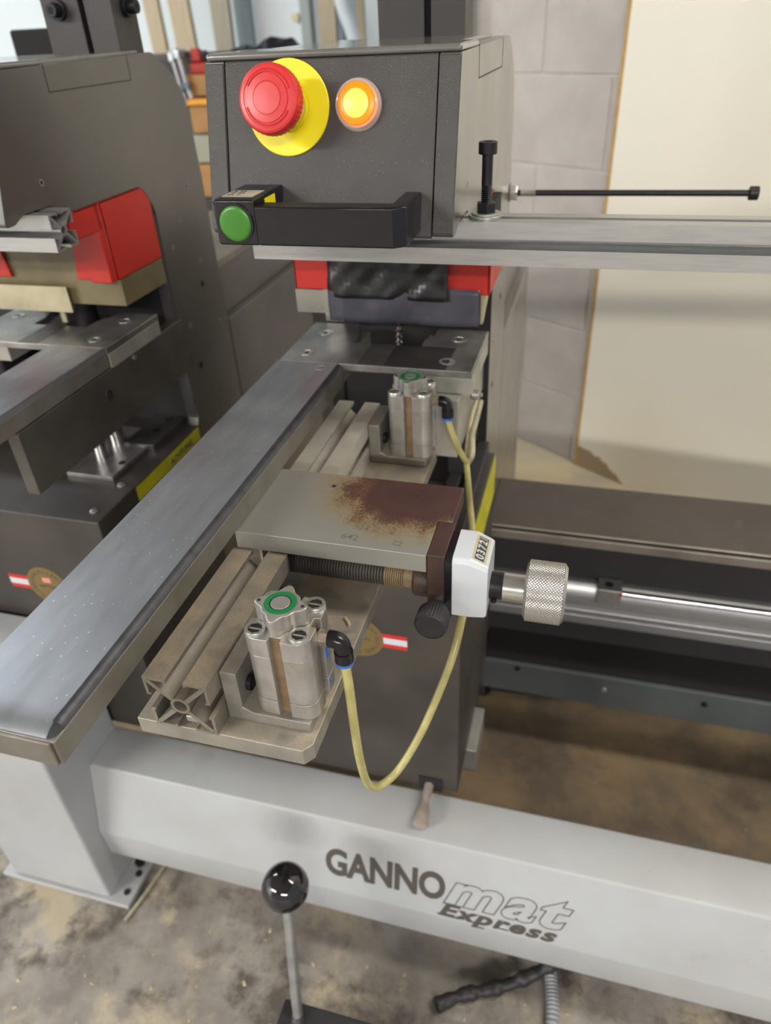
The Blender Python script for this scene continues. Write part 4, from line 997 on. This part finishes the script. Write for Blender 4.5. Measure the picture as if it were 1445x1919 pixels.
# bench with things on it
bx('bench', 'low brown workbench in the gap between the two machines', 'bench', -1500, -700, 2040, 2500, FZ, -60, PWD)
bag = MB(); nx, ny = 30, 10; vs = []
for j in range(ny+1):
    for i in range(nx+1):
        u, v_ = i/nx, j/ny; h = math.sin(math.pi*u)**.5*math.sin(math.pi*v_)**.6
        vs.append((-1010+235*u+5*math.sin(9*v_+4*u), 2070+75*v_+4*math.sin(11*u), -59.5+h*(26+9*math.sin(9*u+2)+5*math.sin(23*u+5*v_)+3*math.sin(41*u-9*v_))))
o_ = len(vs); vs += [(-1010, 2070, -60), (-775, 2070, -60), (-775, 2145, -60), (-1010, 2145, -60)]
bag.add(vs, [(j*(nx+1)+i, j*(nx+1)+i+1, (j+1)*(nx+1)+i+1, (j+1)*(nx+1)+i) for j in range(ny) for i in range(nx)]+[(o_+3, o_+2, o_+1, o_)])
o = obj('black_bag', bag, mat('bin_bag', (0.014, .015, .02), .3, 0, .8, 60), smooth=70); tag(o, 'crumpled black bag lying on the bench behind the right head', 'bag')
bx('crate', 'brown wooden crate under the red clamp in the gap between the machines', 'crate', -1092, -1015, 2000, 2036, -148, -97, AMBW)
rk = thing('red_clamp', 'small red clamp on a crate in the gap between the machines', 'clamp', (-1050, 2015, -97))
obj('grip', MB().box(-1072, -1044, 2004, 2020, -70, -40), RED, rk, bev=5); obj('jaw', MB().box(-1080, -1022, 2002, 2024, -97, -72), RED, rk, bev=5); obj('spindle', MB().cyl((-1090, 2012, -52), (-1028, 2012, -52), 7, 12), BLKM, rk)
bx('clamp_bar', 'bright orange clamp bar below the crate in the gap', 'clamp', -1112, -1020, 1990, 2006, -168, -152, mat('orange_bar', (0.85, .36, .03), .4), bev=3)
bx('crate', 'amber wooden crate below the orange clamp bar in the gap', 'crate', -1100, -1020, 2000, 2036, -236, -170, AMBW)
bx('grey_box', 'grey box at the bottom of the stack in the gap', 'box', -1110, -1020, 2000, 2036, -310, -240, mat('stone_grey', (0.36, .35, .28), .6))
bx('crate', 'dark brown crate at the very bottom of the stack in the gap', 'crate', -1115, -1030, 2000, 2036, -400, -314, AMBW)
bx('stack_shelf', 'brown cabinet under the stack of crates in the gap', 'cabinet', -1130, -1010, 1995, 2038, FZ, -402, PWD)
for k, (x, y_, zt, zb) in enumerate(((-1121, 1990, -42, -160), (-1100, 1985, -36, -150))):
    hc_ = thing('hanging_clamp', ['leftmost silver hanging clamp beside the red clamp', 'silver hanging clamp touching the red clamp'][k], 'clamp', (x, y_, zb))
    obj('clamp_rod', MB().tube([(x, y_, zt), (x+8, y_, zt-40), (x+14, y_, zt-80), (x+22, y_, zb)], 5.5, 12, 4), CHR, hc_, smooth=70)
    obj('clamp_jaw', MB().box(x-6, x+12, y_-7, y_+7, zt-26, zt-4), CHR, hc_, bev=4); obj('clamp_jaw', MB().box(x+6, x+24, y_-7, y_+7, zt-96, zt-76), GRYM, hc_, bev=4)
    obj('hanger', MB().box(x-3, x+3, y_+5, y_+48, zt-12, zt-6), CHR, hc_)
# electric box and dark tool on the far left
eb = thing('switch_box', 'blue-grey electric switch box with cable on the far left wall', 'switch box', (-2400, 3380, 60))
obj('box_body', MB().box(-2415, -2340, 3330, 3400, 62, 175), GRYM, eb, bev=6); obj('cover', MB().box(-2405, -2350, 3322, 3331, 100, 165), mat('pale_cover', (0.45, .55, .62), .4), eb, bev=3)
obj('cable', MB().tube([(-2378, 3380, 64), (-2385, 3380, -40), (-2350, 3382, -200), (-2350, 3382, -600)], 9, 10, 5), GRYM, eb, smooth=80)
bx('black_cabinet', 'small black cabinet behind the left unit next to its post', 'cabinet', -898, -822, 1120, 1180, FZ, 12, VOID)
o = obj('blue_sheet', MB().box(-760, -500, 1185, 1600, -330, -322), BLUC, bev=2); tag(o, 'light blue sheet lying behind the left unit under the handle', 'sheet')
bx('sheet_stand', 'dark stand under the light blue sheet', 'stand', -740, -520, 1200, 1590, FZ, -330, PWD)
bpy.context.view_layer.update()
